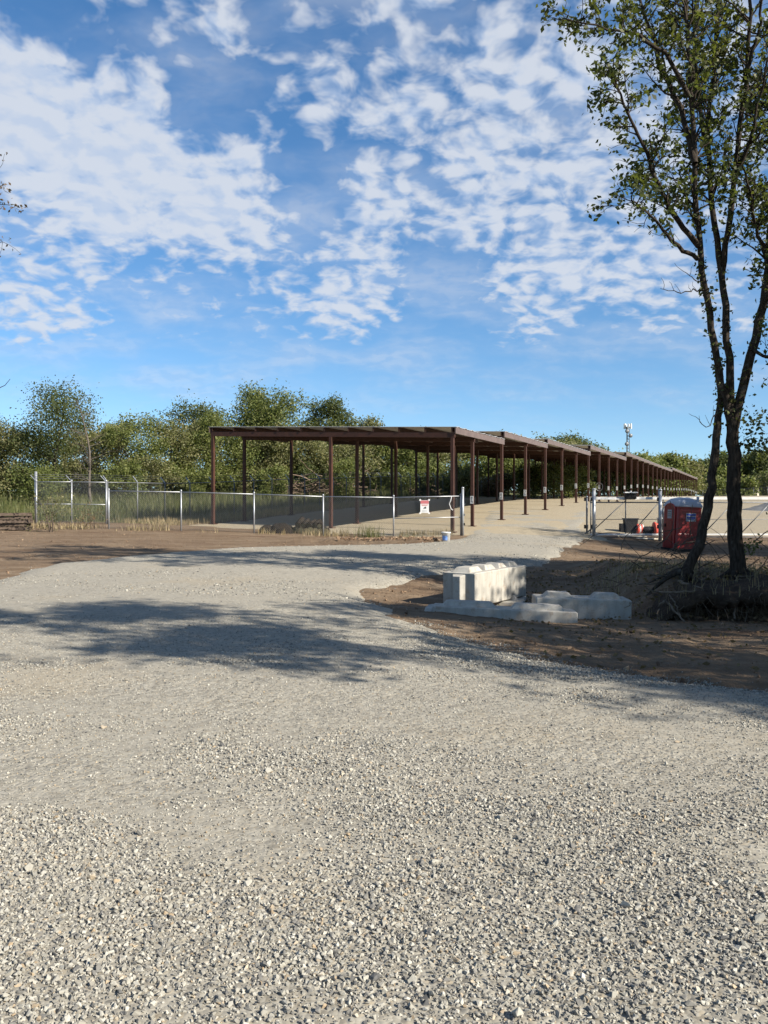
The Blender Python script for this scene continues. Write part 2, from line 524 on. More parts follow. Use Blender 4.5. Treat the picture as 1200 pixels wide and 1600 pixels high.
def fbm(x, y, oct=4, seed=0):
    x = np.asarray(x, float); y = np.asarray(y, float)
    s = 0; a = 0.5; tot = 0
    for i in range(oct):
        s = s + a * vnoise(x * 2 ** i + 17.3 * i, y * 2 ** i - 9.1 * i, seed + i); tot += a; a *= 0.5
    return s / tot - 0.5


def sstep(x, a, b):
    t = np.clip((x - a) / (b - a), 0, 1)
    return t * t * (3 - 2 * t)


# ------------------------------------------------------------------ layout: carport axis, ground heights
def PX(px, py, Z):
    return Vector(((px - 600) / F * Z, Z, EYE - (py - YH) / F * Z))


dv = np.array([585.0, F]); dv /= np.hypot(*dv)          # direction the carport runs
nv = np.array([-dv[1], dv[0]])                          # across it, to its far long side
S = 5.0
Z0 = 8.05 * S * dv[1]
CC = np.array([107 / F * Z0, Z0])                       # near corner post


def TW(t, w):
    return CC + t * dv + w * nv


def onray(px, t=None, w=None):
    k = (px - 600) / F
    if w is not None:
        B = CC + w * nv
        return (k * B[1] - B[0]) / (dv[0] - k * dv[1])
    B = CC + t * dv
    return (k * B[1] - B[0]) / (nv[0] - k * nv[1])


W_L = onray(333, t=0)
W_M = onray(517, t=0)
ctrl = []
for x in (-14, -9, -5, -2, 0, 2, 5):
    for y in (-6, 0, 3, 6):
        ctrl.append((x, y, 0.0))
for x, y, z in [(-6, 9, 0), (-3, 9, 0), (0, 9, 0), (-6, 12, 0.02), (-3, 12, 0.02), (-1, 12.5, 0.0), (9, 4, -0.02), (12, 8, -.2), (8, 10, -.2), (3, 8.2, -.1)]:
    ctrl.append((x, y, z))
for px, py, Z in [(742, 948, 15), (985, 973, 13.3), (830, 950, 16), (1000, 1040, 9.2), (1200, 985, 12.6), (1100, 985, 12.6),
                  (700, 893, 19.5), (850, 886, 20.5), (900, 880, 22), (960, 872, 26), (1070, 862, 35), (1170, 862, 34),
                  (928, 839, 37.5), (1032, 843, 37.5), (1140, 844, 37.5), (1260, 846, 37.5),
                  (723, 838, 35.6), (615, 842, 35.6), (505, 837.5, 36), (397, 833, 36.2), (283, 828.5, 36.5), (169, 828, 37), (58, 818, 40), (168, 817, 40), (-80, 815, 42),
                  (0, 905, 17.3), (-150, 950, 13), (0, 850, 28), (240, 867, 23), (370, 857, 26), (560, 853, 27.5), (690, 850, 28.5), (830, 845, 30), (450, 900, 18), (300, 930, 14.3),
                  (1100, 795, 75), (1190, 780, 120), (1190, 775, 170), (300, 788, 60), (400, 772, 85), (100, 778, 70), (-100, 778, 70), (0, 800, 50),
                  (600, 765, 120), (900, 768, 190), (-300, 770, 100), (1400, 785, 100)]:
    p = PX(px, py, Z); ctrl.append((p.x, p.y, p.z))
for px, py in [(707, 832), (738, 823), (782, 814), (818.5, 806), (849, 798), (875, 792), (898, 787.6), (917, 783)]:
    t = onray(px, w=0.0); q = TW(t, 0); ctrl.append((q[0], q[1], EYE - (py - YH) / F * q[1]))
for t, z in [(62, 2.35), (100, 2.6), (160, 2.75)]:
    for w in (0, 13): q = TW(t, w); ctrl.append((q[0], q[1], z))
q = TW(0, W_L); ctrl.append((q[0], q[1], EYE - (822 - YH) / F * q[1]))
q = TW(0, W_M); ctrl.append((q[0], q[1], EYE - (826 - YH) / F * q[1]))
q = TW(20, W_L); ctrl.append((q[0], q[1], 1.40))
for a in (-1.2, -.6, 0, .6, 1.2):
    ctrl.append((a * 300, 300, 3.6)); ctrl.append((a * 900, 900, 4.5)); ctrl.append((a * 1800, 1800, 5.0))
ctrl = np.array(ctrl)


def warp_xy(x, y):
    yy = np.maximum(y, -6) + 12.0
    return np.stack([x / yy * 2.2, np.log(yy) * 2.2], -1)


Q = warp_xy(ctrl[:, 0], ctrl[:, 1])
def kern(A, B):
    d2 = ((A[:, None, :] - B[None, :, :]) ** 2).sum(-1)
    return np.sqrt(d2 + 0.03)
_A = kern(Q, Q) - 0.02 * np.eye(len(Q))
_n = len(Q)
_M = np.zeros((_n + 1, _n + 1)); _M[:_n, :_n] = _A; _M[:_n, _n] = 1; _M[_n, :_n] = 1
_sol = np.linalg.solve(_M, np.append(ctrl[:, 2], 0))


def base_h(x, y):
    x = np.asarray(x, float); y = np.asarray(y, float)
    shp = x.shape
    xf = x.ravel(); yf = y.ravel()
    out = np.zeros(len(xf))
    for i in range(0, len(xf), 20000):
        out[i:i + 20000] = kern(warp_xy(xf[i:i + 20000], yf[i:i + 20000]), Q) @ _sol[:_n] + _sol[_n]
    return out.reshape(shp)


def hz(x, y):
    return float(base_h(np.array([x]), np.array([y]))[0])


def ground_px(px, py, zmax=200):
    Z = np.exp(np.linspace(math.log(2.0), math.log(zmax), 700))
    X = (px - 600) / F * Z
    g = base_h(X, Z); r = EYE - (py - YH) / F * Z
    i = np.argmax(r <= g)
    if not (r <= g).any(): i = len(Z) - 1
    if i > 0:
        a, b = (r - g)[i - 1], (r - g)[i]
        k = a / (a - b + 1e-9); Zi = Z[i - 1] + k * (Z[i] - Z[i - 1])
    else: Zi = Z[0]
    Xi = (px - 600) / F * Zi
    return Vector((Xi, Zi, hz(Xi, Zi)))


def on(x, y, dz=0.0):
    return Vector((x, y, hz(x, y) + dz))


def warp_grid(amin, amax, na, y0, y1, ny, power=1.6):
    s = np.linspace(-1, 1, na)
    a = np.sign(s) * np.abs(s) ** power
    a = np.where(a < 0, a * amin, a * amax)
    r = np.linspace(math.log(y0 + 12), math.log(y1 + 12), ny)
    A, R = np.meshgrid(a, r)
    Y = np.exp(R) - 12
    X = A * (Y + 12)
    return X, Y


def grid_faces(ny, na):
    i = np.arange((ny - 1) * na).reshape(ny - 1, na)[:, :-1].ravel()
    return np.stack([i, i + 1, i + 1 + na, i + na], -1)


# gravel road outline (world polygon) and signed distance
def poly_sdf(X, Y, P):
    P = np.array(P); x = X.ravel(); y = Y.ravel()
    d = np.full(len(x), 1e9); inside = np.zeros(len(x), bool)
    for i in range(len(P)):
        a = P[i]; b = P[(i + 1) % len(P)]
        e = b - a; wx = x - a[0]; wy = y - a[1]
        k = np.clip((wx * e[0] + wy * e[1]) / (e @ e + 1e-12), 0, 1)
        d = np.minimum(d, np.hypot(wx - e[0] * k, wy - e[1] * k))
        c = ((a[1] > y) != (b[1] > y)) & (x < (b[0] - a[0]) * (y - a[1]) / (b[1] - a[1] + 1e-12) + a[0])
        inside ^= c
    return np.where(inside, d, -d).reshape(X.shape)


ROADP = [(14, -6), (14, 2.0), (8.5, 4.2)]
for px, py in [(1200, 1083), (1050, 1066), (860, 1038), (700, 995), (615, 960), (556, 938), (560, 922), (640, 903), (700, 894), (770, 890), (845, 884), (880, 866), (903, 850), (915, 842)]:
    g = ground_px(px, py); ROADP.append((g.x, g.y))
ROADP += [(9.6, 40), (13, 52), (6.5, 52), (4.5, 40)]
for px, py in [(728, 838), (700, 846), (640, 851), (560, 853), (370, 857), (240, 867), (100, 881), (0, 905), (-160, 960)]:
    g = ground_px(px, py); ROADP.append((g.x, g.y))
ROADP += [(-12, 8), (-15, 4), (-15, -6)]


def road_sdf(x, y):
    s = poly_sdf(x, y, ROADP)
    return s + 0.55 * fbm(x * 0.9, y * 0.9, 4, 3) + 0.25 * fbm(x * 4, y * 4, 3, 5)


LOTP = [tuple(TW(-1.2, W_L + 0.5)), tuple(TW(-1.6, W_M)), tuple(TW(-1.4, 0.0)), (4.6, 35.9), (9.9, 36.2), (10.2, 39.2), (24, 39.4), (48, 41), (95, 150)] + [tuple(TW(176, -8)), tuple(TW(176, W_L + 1.0))]


def lot_sdf(x, y):
    return poly_sdf(x, y, LOTP) + 0.8 * fbm(x * 0.7, y * 0.7, 4, 31)


PF0 = np.array([(168 - 600) / F * 40, 40.0])            # near corner of the long perimeter fence


def grass_mask(x, y):
    """1 in the field beyond the perimeter fence"""
    q = np.stack([x - PF0[0], y - PF0[1]], -1)
    side = q @ nv
    far = sstep(y, 38, 46)
    left = sstep(side, -2.6, 0.6) * sstep(q @ dv, -2, 4)
    right = sstep(x - (0.48 * y), 12, 16) * sstep(y, 90, 120)
    return np.clip(np.maximum(np.maximum(left, right), sstep(y, 190, 210)), 0, 1)


def micro(x, y):
    """unevenness of the graded soil, calmer far away and under the road"""
    k = np.clip(1.2 - y / 60, 0.15, 1)
    return k * (0.13 * fbm(x * 0.9, y * 1.6, 5, 11) + 0.085 * fbm(x * 4, y * 6, 4, 12))


def build_ground():
    X, Y = warp_grid(2.6, 2.6, 380, -7, 2200, 390, 1.9)
    Z = base_h(X, Y)
    k = 1 - sstep(road_sdf(X, Y), -0.05, 0.35)
    Z = Z + micro(X, Y) * k - 0.05 * (1 - k)
    # wheel berm of pushed soil along the front fence
    p0 = ground_px(420, 846); p1 = ground_px(690, 851)
    e = np.array([p1.x - p0.x, p1.y - p0.y]); L = np.hypot(*e); e /= L
    tt = (X - p0.x) * e[0] + (Y - p0.y) * e[1]; ss = (X - p0.x) * -e[1] + (Y - p0.y) * e[0]
    Z = Z + (0.20 + 0.35 * fbm(X * 2.5, Y * 2.5, 3, 40)) * np.exp(-(ss - 0.9) ** 2 / 0.25) * sstep(tt, -3, 1.5) * (1 - sstep(tt, L - 1.2, L + 0.3))
    # ground climbs behind the bank's hollow
    Z = Z + bank_top(X, Y)
    V = np.stack([X, Y, Z], -1).reshape(-1, 3)
    o = mesh_np('ground', V, grid_faces(*X.shape), 'soil', smooth=True)
    a = o.data.attributes.new('grass', 'FLOAT', 'POINT')
    a.data.foreach_set('value', grass_mask(X, Y).ravel().astype(np.float32))
    set_props(o, 'bare graded brown soil with grass field beyond the fence', 'ground', kind='structure')
    return o


def bank_line(x):
    """distance (Y) of the foot of the eroded bank, for x right of the concrete blocks"""
    return 13.25 - 0.10 * (x - 4.0) + 0.5 * fbm(x * 1.1, x * 0 + 4.2, 3, 21)


def bank_top(x, y):
    yl = bank_line(x) + 0.75
    rise = sstep(y - yl, 0.45, 0.8) * sstep(x, 4.3, 5.3)
    fall = 1 - sstep(y - yl, 3.0, 10.0)
    return 0.52 * rise * fall * (1 + 0.5 * fbm(x * 1.5, y * 1.5, 3, 23))


def surf(x, y):
    """height of the finished soil surface"""
    x = np.asarray(x, float); y = np.asarray(y, float)
    k = 1 - sstep(road_sdf(x, y), -0.05, 0.35)
    return base_h(x, y) + micro(x, y) * k - 0.05 * (1 - k) + bank_top(x, y)


def road_z(X, Y, s):
    lift = np.clip(s * 0.22, -0.10, 0.035)
    ridge = 0.018 * np.exp(-((s - 0.55) / 0.35) ** 2)
    ruts = 0.05 * fbm(X * 0.35, Y * 0.7, 3, 51) + 0.010 * fbm(X * 2.2, Y * 2.2, 3, 52) * np.clip(1.3 - Y / 25, .2, 1)
    return base_h(X, Y) + lift + ridge + ruts * sstep(s, 0.0, 0.8)


def build_sheet(name, sdf, zf, mat, args, label, thresh=-0.45):
    X, Y = warp_grid(*args)
    s = sdf(X, Y)
    Z = zf(X, Y, s)
    Fc = grid_faces(*X.shape)
    keep = s.ravel()[Fc].max(1) > thresh
    Fc = Fc[keep]
    used = np.unique(Fc)
    remap = np.full(X.size, -1); remap[used] = np.arange(len(used))
    V = np.stack([X, Y, Z], -1).reshape(-1, 3)[used]
    o = mesh_np(name, V, remap[Fc], mat, smooth=True)
    set_props(o, label, name.split('_')[-1], kind='structure')
    return o


build_ground()
build_sheet('gravel_road', road_sdf, road_z, 'gravel', (1.05, 0.8, 420, -6, 54, 380, 1.0), 'pale crushed limestone road curving towards the carport')
build_sheet('gravel_lot', lot_sdf, lambda X, Y, s: base_h(X, Y) + np.clip(s * 0.15, -0.12, 0.045) + 0.05 * fbm(X * .8, Y * .8, 3, 61) * sstep(s, 0, 1), 'lotgravel',
            (0.7, 0.75, 300, 34, 215, 300, 1.0), 'tan gravel lot under and beside the long carport')

# ------------------------------------------------------------------ loose stones (stuff)
def stone_protos(n, mat, seed):
    c = bpy.data.collections.new('stone_shapes_' + mat)
    r = np.random.default_rng(seed)
    import bmesh
    for i in range(n):
        bm = bmesh.new()
        pts = r.normal(size=(11, 3)); pts /= np.linalg.norm(pts, axis=1)[:, None]
        pts *= r.uniform(0.75, 1.1, (11, 1)) * np.array([1.0, r.uniform(.6, .95), r.uniform(.42, .75)])
        for p in pts: bm.verts.new(p)
        res = bmesh.ops.convex_hull(bm, input=bm.verts)
        me = bpy.data.meshes.new('pebble'); bm.to_mesh(me); bm.free()
        me.materials.append(MATS[mat])
        c.objects.link(bpy.data.objects.new('pebble_shape', me))
    return c


def scatter(name, P, scl, rot, tone, coll, label, cat):
    me = bpy.data.meshes.new(name)
    n = len(P)
    me.vertices.add(n); me.vertices.foreach_set('co', P.astype(np.float32).ravel())
    for nm, arr, ty, key in (('scl', scl, 'FLOAT_VECTOR', 'vector'), ('rot', rot, 'FLOAT_VECTOR', 'vector'), ('tone', tone, 'FLOAT', 'value')):
        a = me.attributes.new(nm, ty, 'POINT'); a.data.foreach_set(key, np.asarray(arr, np.float32).ravel())
    o = bpy.data.objects.new(name, me); COL.objects.link(o)
    ng = bpy.data.node_groups.new(name, 'GeometryNodeTree')
    ng.interface.new_socket('Geometry', in_out='INPUT', socket_type='NodeSocketGeometry')
    ng.interface.new_socket('Geometry', in_out='OUTPUT', socket_type='NodeSocketGeometry')
    N = ng.nodes; L = ng.links
    gi = N.new('NodeGroupInput'); go = N.new('NodeGroupOutput')
    iop = N.new('GeometryNodeInstanceOnPoints')
    ci = N.new('GeometryNodeCollectionInfo'); ci.inputs['Collection'].default_value = coll
    ci.inputs['Separate Children'].default_value = True; ci.inputs['Reset Children'].default_value = True
    def attr(nm, ty):
        a = N.new('GeometryNodeInputNamedAttribute'); a.data_type = ty; a.inputs['Name'].default_value = nm
        return [s for s in a.outputs if s.enabled and s.name == 'Attribute'][0]
    L.new(gi.outputs[0], iop.inputs['Points'])
    L.new(ci.outputs[0], iop.inputs['Instance'])
    iop.inputs['Pick Instance'].default_value = True
    e2r = N.new('FunctionNodeEulerToRotation')
    L.new(attr('rot', 'FLOAT_VECTOR'), e2r.inputs[0])
    L.new(e2r.outputs[0], iop.inputs['Rotation'])
    L.new(attr('scl', 'FLOAT_VECTOR'), iop.inputs['Scale'])
    L.new(iop.outputs[0], go.inputs[0])
    md = o.modifiers.new('scatter', 'NODES'); md.node_group = ng
    set_props(o, label, cat, kind='stuff')
    return o


def build_stones():
    coll = stone_protos(14, 'stone', 3)
    bands = [(1.9, 4.6, 6500, .0045, .0090), (4.6, 7.5, 4200, .0055, .0100), (7.5, 11.5, 1700, .007, .013), (1.9, 4.4, 5600, .0078, .0155), (4.4, 6.5, 2600, .0080, .0160), (6.5, 10.0, 1300, .0095, .0180), (10.0, 13.5, 520, .0110, .020), (13.5, 22, 150, .013, .026), (22, 36, 40, .015, .032)]
    PP = []; SS = []; TT = []
    for y0, y1, dens, s0, s1 in bands:
        half = lambda y: 0.53 * y + 1.4
        area = (half(y0) + half(y1)) * (y1 - y0)
        n = int(area * dens)
        y = y0 + (y1 - y0) * rng.random(n); x = (rng.random(n) * 2 - 1) * (half(y1))
        ok = np.abs(x) < half(y)
        x = x[ok]; y = y[ok]
        s = road_sdf(x, y)
        # loose windrows between packed wheel tracks
        tr = fbm(x * 0.42 + 0.25 * y, y * 0.62, 4, 71) + 0.9 * fbm(x * 1.7, y * 2.2, 3, 72) * 0.6
        tk = 0
        for (ax, ay, bx, by, wd) in ((-1.95, 6.9, 2.3, 5.1, .30), (-1.9, 4.6, -.3, 3.8, .28), (-4.2, 9.3, -1.2, 7.4, .35), (-6, 12.6, -2.2, 11.0, .5), (0.2, 8.2, 3.2, 6.6, .22)):
            e = np.array([bx - ax, by - ay]); L2 = e @ e
            k = np.clip(((x - ax) * e[0] + (y - ay) * e[1]) / L2, -.25, 1.25)
            tk = np.maximum(tk, np.exp(-((x - ax - e[0] * k) ** 2 + (y - ay - e[1] * k) ** 2) / (2 * wd ** 2)))
        near = -0.32 * tk + 0.34 * sstep(-y, -4.4, -2.7) + 0.10 * sstep(x, -1.0, 2.2) * sstep(-y, -6.5, -3.5)
        edge = 0.60 * np.exp(-((s - 0.7) / 1.0) ** 2) * sstep(x, -1.0, .8)
        prob = np.clip(0.20 + 3.0 * tr + 1.6 * near + edge, 0.30 if s1 < .0135 else 0.05, 1.0) * sstep(s, -0.55, 0.15)
        ok = (s > -0.5) & (rng.random(len(x)) < prob)
        x = x[ok]; y = y[ok]; s = s[ok]; pr = prob[ok]
        size = s0 + (s1 - s0) * rng.random(len(x)) ** 2.2 * (0.55 + 0.6 * pr)
        big = rng.random(len(x)) < 0.012
        size = np.where(big, np.minimum(size * rng.uniform(1.3, 2.0, len(x)), .034), size)
        z = np.where(s > -0.12, np.maximum(road_z(x, y, s), surf(x, y)), surf(x, y)) + size * rng.uniform(-0.1, 0.45, len(x))
        PP.append(np.stack([x, y, z], -1)); SS.append(size); TT.append(rng.random(len(x)))
    # stones rolled off the edge onto the soil
    P = np.concatenate(PP); Sz = np.concatenate(SS); T = np.concatenate(TT)
    n = len(P)
    scl = Sz[:, None] * rng.uniform(0.75, 1.25, (n, 3))
    rot = np.stack([rng.normal(0, .5, n), rng.normal(0, .5, n), rng.uniform(0, 6.28, n)], -1)
    scatter('loose_gravel', P, scl, rot, T, coll, 'loose crushed limestone lying on the road', 'gravel')
    print('stones', n)
    # soil clods
    coll2 = stone_protos(8, 'clod', 5)
    PP = []; SS = []
    n = 26000
    y = 7 + 29 * rng.random(n) ** 1.3; x = rng.uniform(-1, 1, n) * (0.55 * y + 1)
    s = road_sdf(x, y); l = lot_sdf(x, y)
    pr = np.clip(0.12 + 1.8 * fbm(x * 0.8, y * 1.4, 4, 81), 0.02, 1)
    ok = (s < -0.05) & (l < 0) & (rng.random(n) < pr)
    x = x[ok]; y = y[ok]
    size = 0.012 + 0.035 * rng.random(len(x)) ** 3
    PP.append(np.stack([x, y, surf(x, y)], -1)); SS.append(size)
    # lumpy windrow under the front fence
    p0 = ground_px(520, 849); p1 = ground_px(688, 850)
    k = rng.random(900); xx = p0.x + (p1.x - p0.x) * k + rng.normal(0, .1, 900); yy = p0.y + (p1.y - p0.y) * k + 0.9 + rng.normal(0, .28, 900)
    size = 0.03 + 0.075 * rng.random(900) ** 2
    PP.append(np.stack([xx, yy, surf(xx, yy) + 0.16 * np.exp(-(rng.normal(0, .6, 900)) ** 2)], -1)); SS.append(size)
    P = np.concatenate(PP); Sz = np.concatenate(SS); n = len(P)
    scatter('soil_clods', P, Sz[:, None] * rng.uniform(.7, 1.3, (n, 3)), rng.uniform(0, 6.28, (n, 3)), rng.random(n), coll2, 'loose brown clods of turned soil', 'clods')


build_stones()

# ------------------------------------------------------------------ carport
POST_T = [2.8 + 4.9 * i for i in range(33)]
SECT = [(0, 1, 4.99), (1, 3, 5.40), (3, 6, 5.70), (6, 10, 6.24), (10, 20, 6.80), (20, 32, 7.17)]   # first post, last post, roof height
_qL = TW(0, W_L)
ROOF_SLOPE = ((EYE + (YH - 667) * _qL[1] / F) - SECT[0][2]) / W_L
PLATE_TEXT = ['119', '118', '117', '116', '115', '114']


def build_carport():
    up = Vector((0, 0, 1))
    post_proto = MB().box((0, 0, 0.5), (0.14, 0.14, 1.0)).build('post', 'primer')
    shoe_proto = MB().box((0, 0, 0.04), (0.34, 0.34, 0.06)).build('base_plate', 'primer')
    plate_proto = MB().box((0, 0, 0), (0.155, 0.012, 0.36)).build('number_plate', 'whitepaint')
    first = True
    az = math.atan2(dv[1], dv[0]) - math.pi / 2           # local y along the carport
    names = ['front carport bay nearest the chain link fence, lowest of the stepped roofs',
             'second carport roof step, behind the front bay',
             'third carport roof step with three post bays',
             'fourth carport roof step with four post bays',
             'long fifth carport roof step further up the lot',
             'last long carport roof step ending by the distant trees']
    for si, (i0, i1, zr) in enumerate(SECT):
        t0 = -0.10 if si == 0 else POST_T[i0] - 0.10
        t1 = POST_T[i1] - 0.12 if si < 5 else POST_T[i1] + 0.2
        b = TW(t0, W_M)
        root = empty('carport', on(b[0], b[1]), names[si], 'carport', 'stepped carport roofs')
        def rz(w): return zr + ROOF_SLOPE * w
        def P3(t, w, z): q = TW(t, w); return Vector((q[0], q[1], z))
        # roof sheets: one sheet per metre or so along the run
        n = max(1, int(round((t1 - t0) / 1.85)))
        for k in range(n):
            a = t0 + (t1 - t0) * k / n; e = t0 + (t1 - t0) * (k + 1) / n - 0.006
            m = MB()
            prof = [(0, 0), (0.12, 0.0), (0.16, 0.03), (0.22, 0.03), (0.26, 0.0), (0.62, 0.0), (0.66, 0.03), (0.72, 0.03), (0.76, 0), (1, 0)]
            vs = []
            for u, dz in prof:
                tt = a + (e - a) * u
                for w in (-0.22, W_L + 0.22):
                    vs.append(P3(tt, w, rz(w) + dz)); vs.append(P3(tt, w, rz(w) + dz - 0.018))
            fs = []
            for j in range(len(prof) - 1):
                q = 4 * j
                fs += [(q, q + 4, q + 6, q + 2), (q + 1, q + 3, q + 7, q + 5), (q, q + 1, q + 5, q + 4), (q + 2, q + 6, q + 7, q + 3)]
            fs += [(0, 2, 3, 1), (4 * len(prof) - 4, 4 * len(prof) - 3, 4 * len(prof) - 1, 4 * len(prof) - 2)]
            m.poly(vs, fs).build('roof_sheet', 'sheet', root)
        # purlins along the run
        for k in range(11):
            w = W_L * k / 10
            zt = rz(w) - 0.025
            MB().beam(P3(t0 + .02, w, zt - 0.10), P3(t1 - .02, w, zt - 0.10), 0.065, 0.20).build('purlin', 'primer', root)
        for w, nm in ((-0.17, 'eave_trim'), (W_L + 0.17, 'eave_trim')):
            MB().beam(P3(t0, w, rz(w) - 0.16), P3(t1, w, rz(w) - 0.16), 0.05, 0.27).build(nm, 'primer_lit', root)
        # rafters and posts
        idx = list(range(i0, i1)) + ([i1] if si == 5 else [])
        ts = [POST_T[i] for i in idx]
        if si == 0: ts = [0.0] + ts
        for tt in ts:
            z0 = rz(-0.1) - 0.235; z1 = rz(W_L + 0.1) - 0.235
            MB().beam(P3(tt, -0.12, z0 - 0.12), P3(tt, W_L + 0.12, z1 - 0.12), 0.10, 0.23).build('rafter', 'primer', root)
            for li, w in enumerate((0.0, W_M, W_L)):
                q = TW(tt, w); zg = hz(q[0], q[1]) - 0.12; zt = rz(w) - 0.47
                po = place(post_proto, (q[0], q[1], zg), root, (0, 0, az), 'post')
                po.scale = (1, 1, zt - zg)
                if tt < 60:
                    place(shoe_proto, (q[0], q[1], zg + 0.13), root, (0, 0, az), 'base_plate')
                if li == 0 and tt > 0.1:
                    # white number plate strapped to the face that looks down the drive
                    f = Vector((-dv[0], -dv[1], 0)) * 0.083
                    pl = place(plate_proto, Vector((q[0], q[1], zg + 0.12 + 1.30)) + f, root, (0, 0, az), 'number_plate')
                    i = POST_T.index(tt)
                    if i < 8:
                        mk = MB()
                        for k in range(3):
                            zc = 0.10 - 0.10 * k
                            if (i + k) % 3 == 2:      # open stroke
                                mk.box((0, 0, zc + 0.03), (0.07, 0.004, 0.018)); mk.box((0.028, 0, zc - 0.008), (0.018, 0.004, 0.07))
                            elif (i * 2 + k) % 2:
                                mk.box((0, 0, zc), (0.022, 0.004, 0.08))
                            else:
                                mk.box((0, 0, zc + 0.032), (0.06, 0.004, 0.016)); mk.box((-0.024, 0, zc + 0.016), (0.016, 0.004, 0.032)); mk.box((0.024, 0, zc), (0.016, 0.004, 0.07)); mk.box((0, 0, zc - 0.032), (0.06, 0.004, 0.016)); mk.box((0, 0, zc), (0.05, 0.004, 0.014))
                        o = mk.build('plate_marking', 'sign_ink'); o.parent = pl; o.location = (0, -0.009, 0)
    for p in (post_proto, shoe_proto, plate_proto):
        bpy.data.objects.remove(p)
    # coil of cable hung on one post
    m = MB(); c = Vector((0, 0, 0)); pts = []
    for k in range(60):
        a = k / 59 * 2 * math.pi * 3
        pts.append((0.30 * math.cos(a), 0.02 * math.sin(a * 1.7), 0.34 * math.sin(a)))
    m.tube(pts, 0.014, 5)
    q = TW(POST_T[7], 0)
    o = m.build('cable_coil', 'galvdull'); o.location = (q[0] - 0.06, q[1] - 0.2, hz(q[0], q[1]) + 1.3)
    set_props(o, 'pale coil of cable hung on a carport post', 'cable')


build_carport()

# ------------------------------------------------------------------ chain link
def chain_mesh(name, wd, ht, sp, r, mat):
    """diamond wire mesh in the local xz plane from (0,0) to (wd,ht)"""
    V = []; Fc = []
    c = sp * math.sqrt(2)
    for sgn in (1, -1):
        k = -ht if sgn == 1 else 0.0
        end = wd if sgn == 1 else wd + ht
        while k < end:
            # x = k + z (sgn 1)  or x = k - z
            if sgn == 1:
                za = max(0, -k); zb = min(ht, wd - k); xa, xb = k + za, k + zb
            else:
                za = max(0, k - wd); zb = min(ht, k); xa, xb = k - za, k - zb
            k += c
            if zb - za < 0.02: continue
            b = len(V)
            n = Vector((-(zb - za), 0, xb - xa)).normalized() * r
            off = r * 0.8 * sgn
            for (x, z) in ((xa, za), (xb, zb)):
                V.append((x + n.x, off, z + n.z)); V.append((x - n.x, off, z - n.z)); V.append((x, off - r * 1.6, z))
            Fc += [(b, b + 1, b + 4, b + 3), (b + 1, b + 2, b + 5, b + 4), (b + 2, b, b + 3, b + 5)]
    return mesh_np(name, V, Fc, mat)


def fence_run(root, pts, ht, panel, post_mat='galv', r_post=0.034, arm=None, rails=True, midrail=False, wire_mat='wire', post_h=None, caps=True, panel_w=1.0):
    """posts at pts, a top rail and a wire panel for every gap"""
    for i, p in enumerate(pts):
        p = Vector(p); h = ht if post_h is None else post_h
        po = MB().tube([p + Vector((0, 0, -0.1)), p + Vector((0, 0, h + 0.03))], r_post, 8).build('post', post_mat, root, True)
        if caps:
            MB().lathe([(r_post * 1.25, 0), (r_post * 1.25, 0.03), (r_post * .8, 0.06), (0.004, 0.075)], p + Vector((0, 0, h + 0.02)), 8).build('post_cap', post_mat, po, True)
        if arm is not None:
            a = p + Vector((0, 0, h)); e = a + Vector(arm)
            MB().beam(a, e, 0.05, 0.03).build('barb_arm', 'galv', po)
    for a, b in zip(pts[:-1], pts[1:]):
        a = Vector(a); b = Vector(b)
        if rails:
            MB().tube([a + Vector((0, 0, ht - 0.02)), b + Vector((0, 0, ht - 0.02))], 0.022, 6).build('top_rail', post_mat, root, True)
        if midrail:
            MB().tube([a + Vector((0, 0, ht * .46)), b + Vector((0, 0, ht * .46))], 0.018, 6).build('middle_rail', post_mat, root, True)
        d = b - a; L = math.hypot(d.x, d.y)
        o = place(panel, a + Vector((0, 0, 0.04)), root, (0, 0, math.atan2(d.y, d.x)), 'wire_mesh')
        o.scale = (L / panel_w, 1, (ht - 0.07))
        # follow the slope by shearing is not possible with a rotation alone: tilt slightly
        o.rotation_euler[1] = -math.atan2(d.z, L)
    if arm is not None:
        for k in (0.35, 0.68, 1.0):
            w = [Vector(p) + Vector((0, 0, ht)) + Vector(arm) * k + Vector((0, 0, 0.03)) for p in pts]
            MB().tube(w, 0.007, 4).build('barbed_wire', wire_mat, root)


